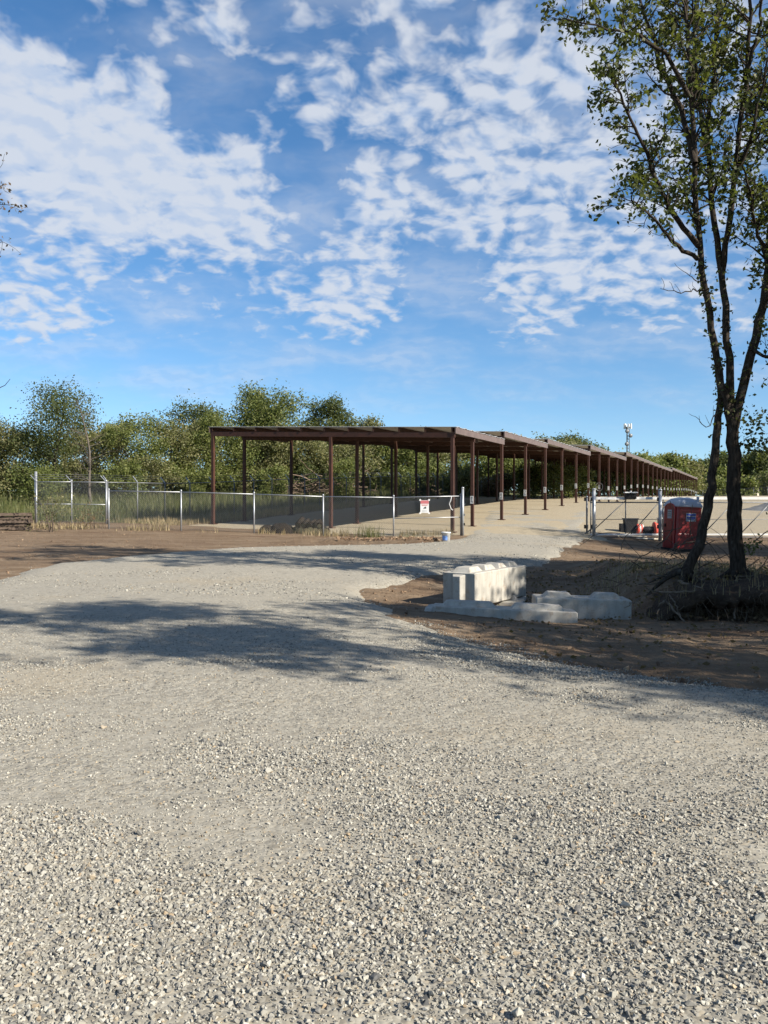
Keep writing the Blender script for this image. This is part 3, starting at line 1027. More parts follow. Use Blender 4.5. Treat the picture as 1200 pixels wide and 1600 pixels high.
def build_fences():
    # unit panels (1 wide, 1 high when scaled) : diamonds sized for the scaled panel
    near = chain_mesh('wire_mesh', 3.0, 1.62, 0.062, 0.0026, 'wire')
    for v in near.data.vertices: v.co.x /= 3.0; v.co.z /= 1.62
    farp = chain_mesh('wire_mesh', 2.1, 1.95, 0.062, 0.0028, 'wiredark')
    for v in farp.data.vertices: v.co.x /= 2.1; v.co.z /= 1.95
    cor = chain_mesh('wire_mesh', 1.6, 1.95, 0.050, 0.0030, 'wire')
    for v in cor.data.vertices: v.co.x /= 1.6; v.co.z /= 1.95
    # low fence in front of the carport
    pts = [on(*[(PX(px, 800, Z)).x, Z]) for px, Z in ((170, 37.0), (283, 36.6), (397, 36.2), (505, 35.9), (615, 35.7), (720, 35.6))]
    root = empty('front_fence', pts[2], 'low galvanised chain link fence running across the front of the carport', 'fence', 'chain link fences')
    fence_run(root, pts, 1.72, near, midrail=False)
    MB().tube([pts[4] + Vector((0, 0, .80)), pts[5] + Vector((0, 0, .80))], 0.018, 6).build('middle_rail', 'galv', root, True)
    e = on(PX(723, 800, 35.55).x, 35.55)
    g = MB().tube([e + Vector((0, 0, -.1)), e + Vector((0, 0, 2.02))], 0.055, 10).build('gate_post', 'galv', root, True)
    MB().lathe([(.066, 0), (.066, .04), (.03, .07), (.004, .075)], e + Vector((0, 0, 2.02)), 10).build('post_cap', 'galv', g, True)
    for k, zz in enumerate((0.5, 0.9, 1.35)):
        MB().box(e + Vector((0.06, -0.02, zz)), (0.07, 0.05, 0.10)).build('latch_bracket', 'black_plastic' if k == 0 else 'galvdull', g)
    MB().tube([e + Vector((-.48, -.03, 1.7)), e + Vector((-.52, -.06, 1.5)), e + Vector((-.58, -.05, 1.38)), e + Vector((-.5, -.04, 1.15)), e + Vector((-.42, -.05, 1.1))], 0.016, 5).build('tie_strap', 'whitepaint', root)
    # corner stretch with barbed wire arms
    L = [on(PX(px, 800, Z).x, Z) for px, Z in ((57, 40.2), (112, 40.1), (166, 40.0))]
    root = empty('corner_fence', L[1], 'tall galvanised corner stretch of fence with barbed wire beside the pallets', 'fence', 'chain link fences')
    fence_run(root, L, 2.02, cor, arm=(-0.26, -0.05, 0.30), midrail=True, panel_w=1.0)
    tall = L[0] + Vector((-0.05, 0.05, 0))
    MB().tube([tall, tall + Vector((0, 0, 2.5))], 0.06, 10).build('corner_post', 'galv', root, True)
    # long perimeter fence parallel to the carport
    sp = 40 / 20.7 / dv[1]
    n = 70
    pts = []
    for i in range(n):
        q = PF0 + dv * sp * i
        pts.append(on(q[0], q[1]))
    root = empty('perimeter_fence', pts[0], 'long dark chain link fence with angled barbed wire arms behind the carport', 'fence', 'chain link fences')
    pm = 'galvdull'
    fence_run(root, pts[:34], 2.02, farp, post_mat=pm, r_post=0.03, arm=(nv[0] * 0.28, nv[1] * 0.28, 0.30), wire_mat='wiredark', caps=False)
    fence_run(root, pts[33::3], 2.02, farp, post_mat=pm, r_post=0.03, arm=(nv[0] * 0.28, nv[1] * 0.28, 0.30), wire_mat='wiredark', caps=False)
    # fence at the far end of the gravel lot
    a = TW(172, 2); b = np.array([92.0, 148.0])
    pts = [on(*(a + (b - a) * k / 14)) for k in range(15)]
    root = empty('far_fence', pts[7], 'distant grey chain link fence closing the far end of the lot', 'fence', 'chain link fences')
    fence_run(root, pts, 2.0, farp, post_mat=pm, r_post=0.035, caps=False)
    for p in (near, farp, cor):
        bpy.data.objects.remove(p)


build_fences()

# ------------------------------------------------------------------ sliding gate
def build_gate():
    Z = 37.5
    mpp = Z / F
    X0 = PX(922, 800, Z).x; X1 = PX(1330, 800, Z).x
    def gx(px): return PX(px, 800, Z).x
    def gz(py): return PX(600, py, Z).z
    root = empty('sliding_gate', (X0, Z, hz(X0, Z)), 'long white and galvanised sliding gate with diagonal braces', 'gate')
    y = Z
    zt, zt2, zb, zm = gz(778.5), gz(785), gz(835), gz(811.5)
    MB().box(((X0 + X1) / 2, y, zt), (X1 - X0, 0.10, 0.115)).build('top_track', 'whitepaint', root)
    MB().tube([(X0, y, zt2), (X1, y, zt2)], 0.03, 8).build('upper_rail', 'galvdull', root, True)
    MB().tube([(X0, y, zm), (X1, y, zm)], 0.014, 6).build('middle_rail', 'galvdull', root, True)
    MB().box(((X0 + X1) / 2, y, zb), (X1 - X0, 0.07, 0.075)).build('bottom_rail', 'whitepaint', root)
    MB().tube([(X0 + .2, y + .02, zb - .12), (X1, y + .02, zb - .12)], 0.018, 6).build('lower_rail', 'galvdull', root, True)
    xs = [923, 977.5, 1036.5, 1094, 1152, 1210, 1268]
    for px in xs:
        MB().tube([(gx(px), y, zb), (gx(px), y, zt)], 0.026, 8).build('stile', 'galvdull', root, True)
    for a, b in ((930, 976), (985, 1031), (1040, 1090), (1098, 1148), (1156, 1206)):
        MB().tube([(gx(a), y - .02, gz(826) if a == 930 else zb), (gx(b), y - .02, zt2 + .05)], 0.022, 8).build('brace', 'galvdull', root, True)
    pan = chain_mesh('wire_mesh', 1.6, zt - zb, 0.052, 0.0024, 'wire')
    for i in range(len(xs) - 1):
        o = place(pan, (gx(xs[i]), y + 0.04, zb), root, (0, 0, 0), 'wire_mesh')
        o.scale = ((gx(xs[i + 1]) - gx(xs[i])) / 1.6, 1, 1)
    bpy.data.objects.remove(pan)
    # guide posts
    def gpost(px, py0, py1, r, name, label, yy, m='galv'):
        x = (px - 600) / F * yy
        b = on(x, yy); zt_ = EYE - (py0 - YH) / F * yy
        e = empty(name, b, label, 'post', 'gate guide posts')
        MB().tube([b + Vector((0, 0, -.15)), Vector((x, yy, zt_))], r, 10).build('shaft', m, e, True)
        MB().lathe([(r * 1.2, 0), (r * 1.2, .04), (r * .6, .07), (.004, .08)], (x, yy, zt_ - .01), 10).build('cap', 'galv', e, True)
        for py in (780, 823):
            zz = EYE - (py - YH) / F * yy
            MB().box((x - 0.02, yy + .06, zz), (0.16, 0.16, 0.17)).build('roller_bracket', 'black_plastic', e)
        return e
    gpost(928, 765, 839, 0.075, 'gate_post', 'stout galvanised guide post at the open end of the sliding gate', 37.2)
    gpost(1031.5, 766, 843, 0.078, 'gate_post', 'stout galvanised guide post of the gate beside the red toilet', 37.2)
    gpost(917, 777, 831, 0.042, 'gate_post', 'thin weathered post beside the open end of the gate', 38.0, 'galvdull')
    MB_ = MB().beam((gx(905) + .35, 38.0, gz(836)), (gx(932), 37.5, gz(820)), 0.05, 0.05)
    MB_.build('end_brace', 'galvdull', root)
    # control box on the gate
    x = gx(984)
    b = empty('gate_sign_box', (x, y - .12, gz(779)), 'dark box with a pale lid mounted on top of the gate', 'box')
    MB().box((x, y - .12, gz(775)), (0.50, 0.16, 0.27)).build('housing', 'black_plastic', b, bevel=0.01)
    MB().box((x, y - .13, gz(769.6)), (0.58, 0.26, 0.05)).build('lid', 'whitepaint', b, bevel=0.008)
    MB().tube([(x + .02, y - .1, gz(769)), (x + .02, y - .1, gz(767))], .03, 8).build('knob', 'whitepaint', b)
    MB().box((x + .1, y - .205, gz(775)), (0.14, 0.01, 0.12)).build('port', 'black_plastic', b)
    # pale planks lying below the gate
    for a, bq, c, lab in ((965, 1010, 838.6, 'pale plank lying below the gate, end overlapped by another'), (995, 1042, 842.5, 'pale plank lying below the gate next to the guide post')):
        pa = ground_px(a, c); pb = ground_px(bq, c + 1.8)
        o = MB().beam(pa + Vector((0, 0, .05)), pb + Vector((0, 0, .05)), 0.14, 0.05).build('plank', 'cream', loc=(pa + pb) / 2)
        set_props(o, lab, 'plank', 'planks below the gate')


build_gate()

# ------------------------------------------------------------------ things behind and beside the gate
def build_yard_things():
    # black tub behind the gate
    def at(px, Z, dz=0.0): x = (px - 600) / F * Z; return on(x, Z, dz)
    c = at(985, 39.6)
    e = empty('plastic_tub', c, 'tall black plastic tub standing behind the gate', 'tub')
    m = MB(); vs = []
    for z, s in ((0, .25), (.62, .30), (.66, .30)):
        vs += [c + Vector((-s, -.24, z)), c + Vector((s, -.24, z)), c + Vector((s, .24, z)), c + Vector((-s, .24, z))]
    m.poly(vs, [(3, 2, 1, 0), (0, 1, 5, 4), (1, 2, 6, 5), (2, 3, 7, 6), (3, 0, 4, 7), (4, 5, 9, 8), (5, 6, 10, 9), (6, 7, 11, 10), (7, 4, 8, 11), (8, 9, 10, 11)])
    m.build('body', 'black_plastic', e, bevel=.02)
    MB().box(c + Vector((0, 0, .67)), (.66, .54, .04)).build('rim', 'black_plastic', e)
    MB().box(c + Vector((-.40, 0, .22)), (.20, .34, .44)).build('side_box', 'black_plastic', e)
    # striped barrel lying down
    c = at(997.5, 39.4, .22)
    e = empty('traffic_barrel', at(997.5, 39.4), 'orange and white traffic barrel lying behind the gate', 'barrel')
    M = Matrix.Rotation(math.radians(90), 3, 'Y') @ Matrix.Rotation(0, 3, 'X')
    x0 = 0.0
    for k, (r, ln, mt, nm) in enumerate(((.24, .10, 'orange', 'band'), (.235, .07, 'whitepaint', 'stripe'), (.225, .09, 'orange', 'band'), (.22, .05, 'whitepaint', 'stripe'))):
        MB().lathe([(r * .96, x0), (r, x0 + .01), (r, x0 + ln - .01), (r * .96, x0 + ln)], c + Vector((-.1, 0, 0)), 18, M).build(nm, mt, e, True)
        x0 += ln
    # dark pipe with red flange
    c = at(1004, 39.3, .20)
    e = empty('pipe_spool', at(1004, 39.3), 'dark pipe piece with a red flange lying behind the gate', 'pipe')
    MB().lathe([(.15, 0), (.16, .02), (.16, .50), (.15, .52)], c, 16, M).build('barrel', 'black_plastic', e, True)
    fl = MB().lathe([(.20, .50), (.31, .53), (.31, .60), (.24, .62), (.24, .70), (.05, .71)], c + Vector((0, 0, .06)), 18, M).build('flange', 'orange', e, True)
    for k in range(6):
        a = k * math.pi / 3
        MB().box(c + Vector((.57, .275 * math.cos(a), .06 + .275 * math.sin(a))), (.10, .05, .05)).build('bolt', 'orange', fl)
    # grey drum on a stand, beside the toilet
    c = at(1041, 39.8)
    e = empty('water_drum', c, 'grey drum lying on a pale stand beside the red toilet', 'drum')
    M2 = Matrix.Rotation(math.radians(90), 3, 'Y')
    MB().lathe([(.12, 0), (.21, .04), (.23, .10), (.23, .72), (.21, .78), (.12, .82)], c + Vector((-.30, 0, .98)), 18, M2).build('drum', 'greymetal', e, True)
    for zz in (.72, .10):
        MB().box(c + Vector((.1, 0, zz)), (.95, .5, .05)).build('shelf', 'whitepaint', e)
    for dx in (-.33, .53):
        for dy in (-.2, .2):
            MB().box(c + Vector((dx, dy, .36)), (.045, .045, .76)).build('leg', 'galvdull', e)
    MB().box(c + Vector((.08, 0, .42)), (.55, .38, .50)).build('crate', 'greymetal', e, bevel=.01)
    # dark gravel pile
    ctr = at(1218, 66)
    n = 44; V = []
    g = np.linspace(-1, 1, n); A, B = np.meshgrid(g, g)
    r = np.hypot(A, B)
    H = np.clip(1 - r, 0, 1) ** 0.9 * 1.05
    x = ctr.x + A * 3.1; y = ctr.y + B * 2.4
    zz = base_h(x, y) - 0.06 + np.minimum(H, 0.72) + 0.18 * fbm(x * 1.5, y * 1.5, 4, 9) * (H > 0)
    o = mesh_np('gravel_pile', np.stack([x, y, zz], -1).reshape(-1, 3), grid_faces(n, n), 'mound', smooth=True, loc=ctr)
    set_props(o, 'low dark grey heap of gravel in the lot behind the gate', 'gravel pile', kind='thing')


build_yard_things()


def build_toilet():
    Z = 34.6; x = (1064 - 600) / F * Z
    zb = EYE - (861 - YH) / F * Z
    base = Vector((x, Z, zb))
    e = empty('portable_toilet', base, 'red portable toilet with a pale grey domed roof, leaning slightly', 'toilet')
    w, d, h = 1.10, 1.14, 1.86
    def L(a, b, c): return base + Vector((a, b, c))
    MB().box(L(0, 0, .06), (w + .04, d + .04, .12)).build('skid_base', 'black_plastic', e, bevel=.01)
    # shell: slight taper with rounded corners
    m = MB(); prof = []
    def ring(s, z, rr=.10):
        pts = []
        for cx, cy, a0 in ((1, 1, 0), (-1, 1, 90), (-1, -1, 180), (1, -1, 270)):
            for k in range(4):
                a = math.radians(a0 + k * 30)
                pts.append(L(cx * (w / 2 * s - rr) + rr * math.cos(a), cy * (d / 2 * s - rr) + rr * math.sin(a), z))
        return pts
    rs = [ring(1, .12), ring(1, .72), ring(.985, .74), ring(.985, 1.30), ring(.995, 1.32), ring(.985, h - .1), ring(1.0, h - .08), ring(1.0, h)]
    vs = sum(rs, []); n = 16; fs = []
    for i in range(len(rs) - 1):
        for k in range(n): fs.append((i * n + k, i * n + (k + 1) % n, (i + 1) * n + (k + 1) % n, (i + 1) * n + k))
    fs.append(tuple(range((len(rs) - 1) * n, len(rs) * n)))
    m.poly(vs, fs).build('cabin', 'plastic_red', e)
    # domed roof
    rs = [ring(1.03, h - .02, .09), ring(1.03, h + .04, .09), ring(.93, h + .17, .12), ring(.70, h + .30, .14), ring(.35, h + .36, .10)]
    vs = sum(rs, []); fs = []
    for i in range(len(rs) - 1):
        for k in range(n): fs.append((i * n + k, i * n + (k + 1) % n, (i + 1) * n + (k + 1) % n, (i + 1) * n + k))
    fs.append(tuple(range((len(rs) - 1) * n, len(rs) * n)))
    rf = m2 = MB().poly(vs, fs).build('roof', 'plastic_roof', e)
    for k in range(-2, 3):
        MB().beam(L(k * .17, -.36, h + .285), L(k * .17, .36, h + .285), .03, .05).build('roof_rib', 'plastic_roof', rf)
    MB().tube([L(.42, .40, h), L(.42, .40, h + .42)], .055, 10).build('vent_pipe', 'plastic_roof', e, True)
    # door on the front (-x side after turning): built on the -y face
    yf = -d / 2
    door = MB()
    arch = [(-.33, .14), (.33, .14), (.33, 1.72)] + [(.33 * math.cos(math.radians(a)), 1.72 + .22 * math.sin(math.radians(a))) for a in range(15, 180, 15)] + [(-.33, 1.72)]
    vs = [L(a, yf - .035, b) for a, b in arch] + [L(a, yf + .02, b) for a, b in arch]
    k = len(arch)
    door.poly(vs, [tuple(range(k))] + [(i, k + i, k + (i + 1) % k, (i + 1) % k) for i in range(k)])
    dr = door.build('door', 'plastic_red', e)
    fr = []
    for a, b in arch: fr.append(L(a * 1.10, yf - .03, b if b < 1 else 1.72 + (b - 1.72) * 1.1))
    MB().tube(fr[1:] + [fr[0]], .022, 6).build('door_frame', 'plastic_redtrim', dr)
    for zc, hh in ((.42, .46), (1.0, .48)):
        MB().box(L(0, yf - .045, zc), (.42, .02, hh)).build('door_panel', 'plastic_red', dr, bevel=.006)
    st = MB().box(L(.02, yf - .045, 1.52), (.30, .012, .36)).build('door_notice', 'sticker_grey', dr)
    for zc in (1.62, 1.52, 1.44):
        MB().box(L(.02, yf - .054, zc), (.24, .004, .022)).build('notice_line', 'sign_ink', st)
    MB().box(L(-.26, yf - .06, 1.05), (.05, .05, .14)).build('handle', 'black_plastic', dr)
    # right side: ribs, vent slots and company plate
    xs = w / 2
    for zc in (.35, .62, 1.12):
        MB().box(L(xs + .004, 0, zc), (.02, d * .72, .03)).build('side_rib', 'plastic_red', e)
    MB().box(L(xs + .006, 0, 1.68), (.02, d * .68, .035)).build('vent_rail', 'plastic_redtrim', e)
    pl = MB().box(L(xs + .012, .02, 1.42), (.015, .46, .34)).build('company_plate', 'sticker_grey', e)
    for zc, ww, hh in ((1.52, .42, .07), (1.40, .40, .07), (1.33, .30, .02)):
        MB().box(L(xs + .0215, .02, zc), (.005, ww, hh)).build('plate_line', 'sticker_blue', pl)
    e.rotation_euler = (Matrix.Rotation(math.radians(2.5), 3, 'Y') @ Matrix.Rotation(math.radians(-76), 3, 'Z')).to_euler()


build_toilet()


def build_front_things():
    # bucket
    g = ground_px(697, 848)
    e = empty('bucket', g, 'white plastic bucket with a blue label standing by the fence end', 'bucket')
    MB().lathe([(.13, 0), (.155, .34), (.17, .345), (.17, .375), (.158, .38), (.15, .36)], g, 22).build('pail', 'whitepaint', e, True)
    m = MB(); vs = []; n = 8
    for z, r in ((.09, .139), (.25, .151)):
        for k in range(n + 1):
            a = math.radians(-60 + 75 * k / n)
            vs.append(g + Vector((r * math.sin(a) * 1.012, -r * math.cos(a) * 1.012, z)))
    m.poly(vs, [(k, k + 1, n + 2 + k, n + 1 + k) for k in range(n)])
    m.build('label', 'blue_label', e)
    MB().tube([g + Vector((.165 * math.cos(a), -.02 - .17 * math.sin(a) * .9, .36 - .13 * math.sin(a))) for a in np.linspace(0, math.pi, 12)], .005, 5).build('bail_handle', 'galvdull', e)
    # sign wired to the front fence
    Z = 35.55
    c = PX(663.5, 791.5, Z)
    e = empty('warning_sign', c, 'white warning sign with a red heading wired to the fence', 'sign')
    b = MB().box(c, (.36, .012, .54)).build('board', 'whitepaint', e)
    MB().box(c + Vector((0, -.008, .19)), (.35, .004, .14)).build('red_heading', 'sign_red', b)
    for z, wd in ((.075, .28), (.035, .24)):
        MB().box(c + Vector((0, -.008, z)), (wd, .004, .022)).build('text_line', 'sign_red', b)
    MB().poly([c + Vector(q) for q in ((-.07, -.009, -.09), (.07, -.009, -.09), (.06, -.009, 0.0), (.0, -.009, -.02), (-.03, -.009, -.04))], [(0, 1, 2, 3, 4)]).build('pictogram', 'sign_ink', b)
    for z, wd in ((-.15, .26), (-.19, .22), (-.23, .25)):
        MB().box(c + Vector((0, -.008, z)), (wd, .004, .012)).build('text_line', 'sticker_grey', b)
    for sx in (-1, 1):
        for sz in (-1, 1):
            MB().box(c + Vector((sx * .19, -.004, sz * .28)), (.07, .02, .07), M=Matrix.Rotation(math.radians(45), 3, 'Y')).build('corner_tie', 'whitepaint', b)
    # cut logs behind the fence
    logs = [(447, 0, .20, .5), (461, 0, .17, .55), (470, 0, .17, .6), (478, 0, .15, .6), (485, 0, .18, .6), (493, 0, .16, .6), (501, 0, .16, .55), (508, 0, .16, .5),
            (465, 1, .13, .6), (474, 1, .12, .6), (482, 1, .13, .6), (491, 1, .12, .6), (499, 1, .12, .55)]
    for px, lvl, r, ln in logs:
        Z = 36.75
        x = (px - 600) / F * Z
        b = on(x, Z)
        c = b + Vector((0, 0, r * .85 + lvl * .26))
        e = empty('cut_log', c, 'short cut log in the %s row of the pile behind the fence' % ('upper' if lvl else 'bottom'), 'log', 'logs in the %s row behind the front fence' % ('upper' if lvl else 'bottom'))
        tilt = random.uniform(-.25, .25)
        dd = Vector((tilt + .25, 1, random.uniform(-.05, .2) + lvl * .35)).normalized()
        M = dd.to_track_quat('Z', 'Y').to_matrix()
        MB().lathe([(r * .97, 0), (r, .05), (r * 1.03, ln * .5), (r * .98, ln)], c, 11, M).build('bark', 'log_bark', e, True)
        MB().lathe([(r * .82, -.012), (r * .80, -.014)], c, 11, M).build('sawn_end', 'log_end', e)
    for px, w, h, lab in ((417, .75, .42, 'small dark stump lying alone beside the log pile'), (438, 1.15, .52, 'large dark stump at the end of the log pile')):
        Z = 36.6; x = (px - 600) / F * Z; c = on(x, Z)
        n = 14; V = []; Fs = []
        g = np.linspace(-1, 1, n); A, B = np.meshgrid(g, g); r = np.hypot(A, B)
        zz = h * np.clip(1 - r ** 2.2, 0, 1) ** .6 * (1 + .5 * fbm(A * 2.5 + px, B * 2.5, 3, 4)) - .05
        V = np.stack([c.x + A * w / 2 * (1 + .15 * fbm(A * 3, B * 3, 2, px)), c.y + B * .3, c.z + zz], -1).reshape(-1, 3)
        o = mesh_np('tree_stump', V, grid_faces(n, n), 'log_bark', loc=c)
        set_props(o, lab, 'stump')


build_front_things()


def build_pallets():
    g = ground_px(18, 829)
    yaw = math.radians(14)
    def mk(z, dx, dy, dyaw, lab):
        e = empty('pallet', (0, 0, 0), lab, 'pallet', 'weathered pallets stacked by the fence')
        W, D = 1.22, 1.02
        for k in range(7):
            MB().box((-W / 2 + .05 + (W - .1) * k / 6, 0, .128), (.095, D, .022)).build('deck_board', 'pallet', e)
        for k in range(3):
            MB().box((0, -D / 2 + .02 + (D - .04) * k / 2, .065), (W, .04, .10)).build('stringer', 'pallet', e)
        for k in (0, 1, 2):
            MB().box((-W / 2 + .05 + (W - .1) * k / 2, 0, .008), (.095, D, .018)).build('bottom_board', 'pallet', e)
        e.location = g + Vector((dx, dy + .5, z)); e.rotation_euler = (random.uniform(-.02, .02), random.uniform(-.015, .02), yaw + dyaw)
        return e
    labs = ['weathered pallet at the bottom of the stack by the fence', 'weathered pallet second from the ground in the stack', 'weathered pallet in the middle of the stack by the fence',
            'weathered pallet second from the top of the stack', 'top weathered pallet of the stack, its deck boards showing']
    for i in range(5):
        mk(.02 + i * .148, [.05, -.04, .12, .02, .06][i] - .1, [0, .03, -.04, .05, -.02][i], [.03, -.04, .05, -.02, .06][i], labs[i])
    g2 = ground_px(-32, 829)
    for i in range(5):
        e = mk(.02 + i * .148, -1.45 + [.0, .05, -.03, .06, .02][i], .1, [.02, .05, -.03, .04, -.05][i], ['weathered pallet in the second stack, partly out of view'][0])
        e['group'] = 'pallets of the second stack'


build_pallets()


def block_mesh(L, Wd, H, knobs, tongue=True, name='concrete_block'):
    """interlocking block, origin at bottom centre, long axis local x, tongue on the -x end"""
    m = MB()
    c = .016
    def sec(x, s=1.0):
        return [(x, -Wd / 2 + c, 0), (x, Wd / 2 - c, 0), (x, Wd / 2, c), (x, Wd / 2, H - c), (x, Wd / 2 - c, H), (x, -Wd / 2 + c, H), (x, -Wd / 2, H - c), (x, -Wd / 2, c)]
    a = sec(-L / 2 + .02); b = sec(L / 2 - .02)
    def shrink(x, k=.014): return [(x, y * (1 - k / Wd * 2), H / 2 + (z - H / 2) * (1 - k / H * 2)) for (_, y, z) in sec(x)]
    a0 = shrink(-L / 2); b0 = shrink(L / 2)
    vs = a0 + a + b + b0
    fs = [tuple(range(8))]
    for i in range(3):
        for k in range(8): fs.append((i * 8 + k, (i + 1) * 8 + k, (i + 1) * 8 + (k + 1) % 8, i * 8 + (k + 1) % 8))
    fs.append(tuple(range(24, 32))[::-1])
    m.poly(vs, fs)
    o = m.build('body', 'concrete')
    parts = [o]
    for (x0, x1) in knobs:
        k = MB(); y0 = Wd * .20; t = .06
        vs = [(x0, -y0 - t, H - .01), (x1, -y0 - t, H - .01), (x1, y0 + t, H - .01), (x0, y0 + t, H - .01), (x0 + .09, -y0, H + .085), (x1 - .09, -y0, H + .085), (x1 - .09, y0, H + .085), (x0 + .09, y0, H + .085)]
        k.poly(vs, [(0, 1, 5, 4), (1, 2, 6, 5), (2, 3, 7, 6), (3, 0, 4, 7), (4, 5, 6, 7)])
        parts.append(k.build('key', 'concrete', bevel=.012))
    if tongue:
        k = MB(); y0 = .07; y1 = .13; dp = .10
        vs = [(-L / 2 + .01, -y1, .02), (-L / 2 + .01, y1, .02), (-L / 2 - dp, y0, .02), (-L / 2 - dp, -y0, .02),
              (-L / 2 + .01, -y1, H - .03), (-L / 2 + .01, y1, H - .03), (-L / 2 - dp, y0, H - .06), (-L / 2 - dp, -y0, H - .06)]
        k.poly(vs, [(3, 2, 1, 0), (4, 5, 6, 7), (0, 4, 7, 3), (3, 7, 6, 2), (2, 6, 5, 1)])
        parts.append(k.build('end_tongue', 'concrete', bevel=.01))
    return parts


def build_blocks():
    def add(label, loc, rz, L, Wd, H, knobs, tongue=True, tilt=(0, 0)):
        e = empty('concrete_block', (0, 0, 0), label, 'concrete block', 'interlocking concrete blocks')
        for p in block_mesh(L, Wd, H, knobs, tongue): p.parent = e
        # uneven cast faces
        e.location = loc; e.rotation_euler = (tilt[0], tilt[1], rz)
        return e
    Z = 14.6
    # upright-looking block whose end faces the road: near end centre at px 718
    ax = math.radians(58)                       # direction of the long axis
    d = Vector((math.cos(ax), math.sin(ax), 0))
    endc = PX(717, 948, Z)
    L = 2.30
    add('whitish concrete block with a tongue on its end, standing highest of the group', Vector((endc.x, endc.y, endc.z - .0)) + d * (L / 2), ax, L, .64, .60,
        [(-1.08, -.55), (-.45, .02), (.16, .52), (.64, 1.06)])
    b2 = PX(800, 952, 15.9)
    add('concrete block mostly hidden beneath the highest block', Vector((b2.x, b2.y + .35, b2.z - .36)), ax + .35, 1.5, .6, .55, [(-.5, -.1), (.1, .5)], False)
    # buried block, only its top and keys show
    c = PX(790, 953, 13.25)
    add('concrete block sunk in the soil with only its keyed top showing', Vector((c.x, c.y + .31, c.z - .56)), math.radians(-6), 2.30, .62, .56,
        [(-1.02, -.12), (.10, .98)], False, (math.radians(-2), math.radians(1.8)))
    # shaded block to the right
    c = PX(913, 936, 14.05)
    add('shaded concrete block lying lengthwise beside the earth bank', Vector((c.x, c.y + .31, c.z - .52)), math.radians(-3), 1.60, .62, .52,
        [(-.66, -.14), (.16, .68)], False, (0, math.radians(1.2)))
    # loose fragment at the left of the buried block
    c = PX(686, 957, 13.6)
    V = []; n = 12; g = np.linspace(-1, 1, n); A, B = np.meshgrid(g, g); r = np.maximum(abs(A), abs(B))
    zz = .17 * np.clip(1 - r ** 5, 0, 1) * (1 + .8 * fbm(A * 2, B * 2, 3, 3)) - .04
    o = mesh_np('concrete_rubble', np.stack([c.x + A * .26 + .05 * fbm(A * 3, B * 2, 2, 8), c.y + B * .2, c.z + zz], -1).reshape(-1, 3), grid_faces(n, n), 'concrete', loc=c)
    set_props(o, 'broken concrete lump at the end of the sunken block', 'rubble', kind='thing')


build_blocks()

# ------------------------------------------------------------------ vegetation
class Wood:
    """tapered branch tubes gathered as arrays"""
    def __init__(self):
        self.V = []; self.F = []; self.n = 0

    def tube(self, pts, radii, n=6):
        P = np.asarray(pts, float); R = np.asarray(radii, float)
        T = np.gradient(P, axis=0); T /= np.linalg.norm(T, axis=1)[:, None] + 1e-9
        ref = np.array([0.31, 0.87, 0.38])
        A = np.cross(T, ref); A /= np.linalg.norm(A, axis=1)[:, None] + 1e-9
        B = np.cross(T, A)
        a = np.arange(n) * 2 * math.pi / n
        ring = P[:, None, :] + R[:, None, None] * (A[:, None, :] * np.cos(a)[None, :, None] + B[:, None, :] * np.sin(a)[None, :, None])
        m = len(P)
        self.V.append(ring.reshape(-1, 3))
        i = np.arange(m - 1)[:, None] * n; k = np.arange(n)[None, :]; k2 = (k + 1) % n
        self.F.append(np.stack([i + k, i + k2, i + n + k2, i + n + k], -1).reshape(-1, 4) + self.n)
        self.n += m * n

    def build(self, name, mat, parent):
        if not self.V: return None
        return mesh_np(name, np.concatenate(self.V), np.concatenate(self.F), mat, parent, smooth=True)


def unit(v):
    return v / (np.linalg.norm(v) + 1e-9)


def bend(r, p, d, L, k, wob, lift):
    """wandering polyline of k points"""
    pts = [np.array(p, float)]; d = unit(np.array(d, float))
    for i in range(k - 1):
        d = unit(d + r.normal(0, wob, 3) + np.array([0, 0, lift]))
        pts.append(pts[-1] + d * L / (k - 1))
    return np.array(pts)


def resample(P, k):
    P = np.asarray(P, float)
    s = np.concatenate([[0], np.cumsum(np.linalg.norm(np.diff(P, axis=0), axis=1))])
    u = np.linspace(0, s[-1], k)
    return np.stack([np.interp(u, s, P[:, j]) for j in range(3)], -1)


def leaves(r, C, size, flat=0.0, aspect=0.55, droop=0.0):
    """one folded diamond leaf (two triangles as a quad) at each centre"""
    n = len(C)
    d = r.normal(size=(n, 3)); d[:, 2] = d[:, 2] * (1 - flat) - droop
    d /= np.linalg.norm(d, axis=1)[:, None] + 1e-9
    u = r.normal(size=(n, 3)); u[:, 2] *= (1 - flat)
    sd = np.cross(d, u); sd /= np.linalg.norm(sd, axis=1)[:, None] + 1e-9
    up = np.cross(sd, d)
    sz = size * r.uniform(0.55, 1.3, n)[:, None]
    V = np.stack([C - d * sz * .5, C + sd * sz * aspect * .5 - d * sz * .05 + up * sz * .10, C + d * sz * .5, C - sd * sz * aspect * .5 - d * sz * .05 + up * sz * .10], 1).reshape(-1, 3)
    Fc = np.arange(4 * n).reshape(n, 4)
    return V, Fc


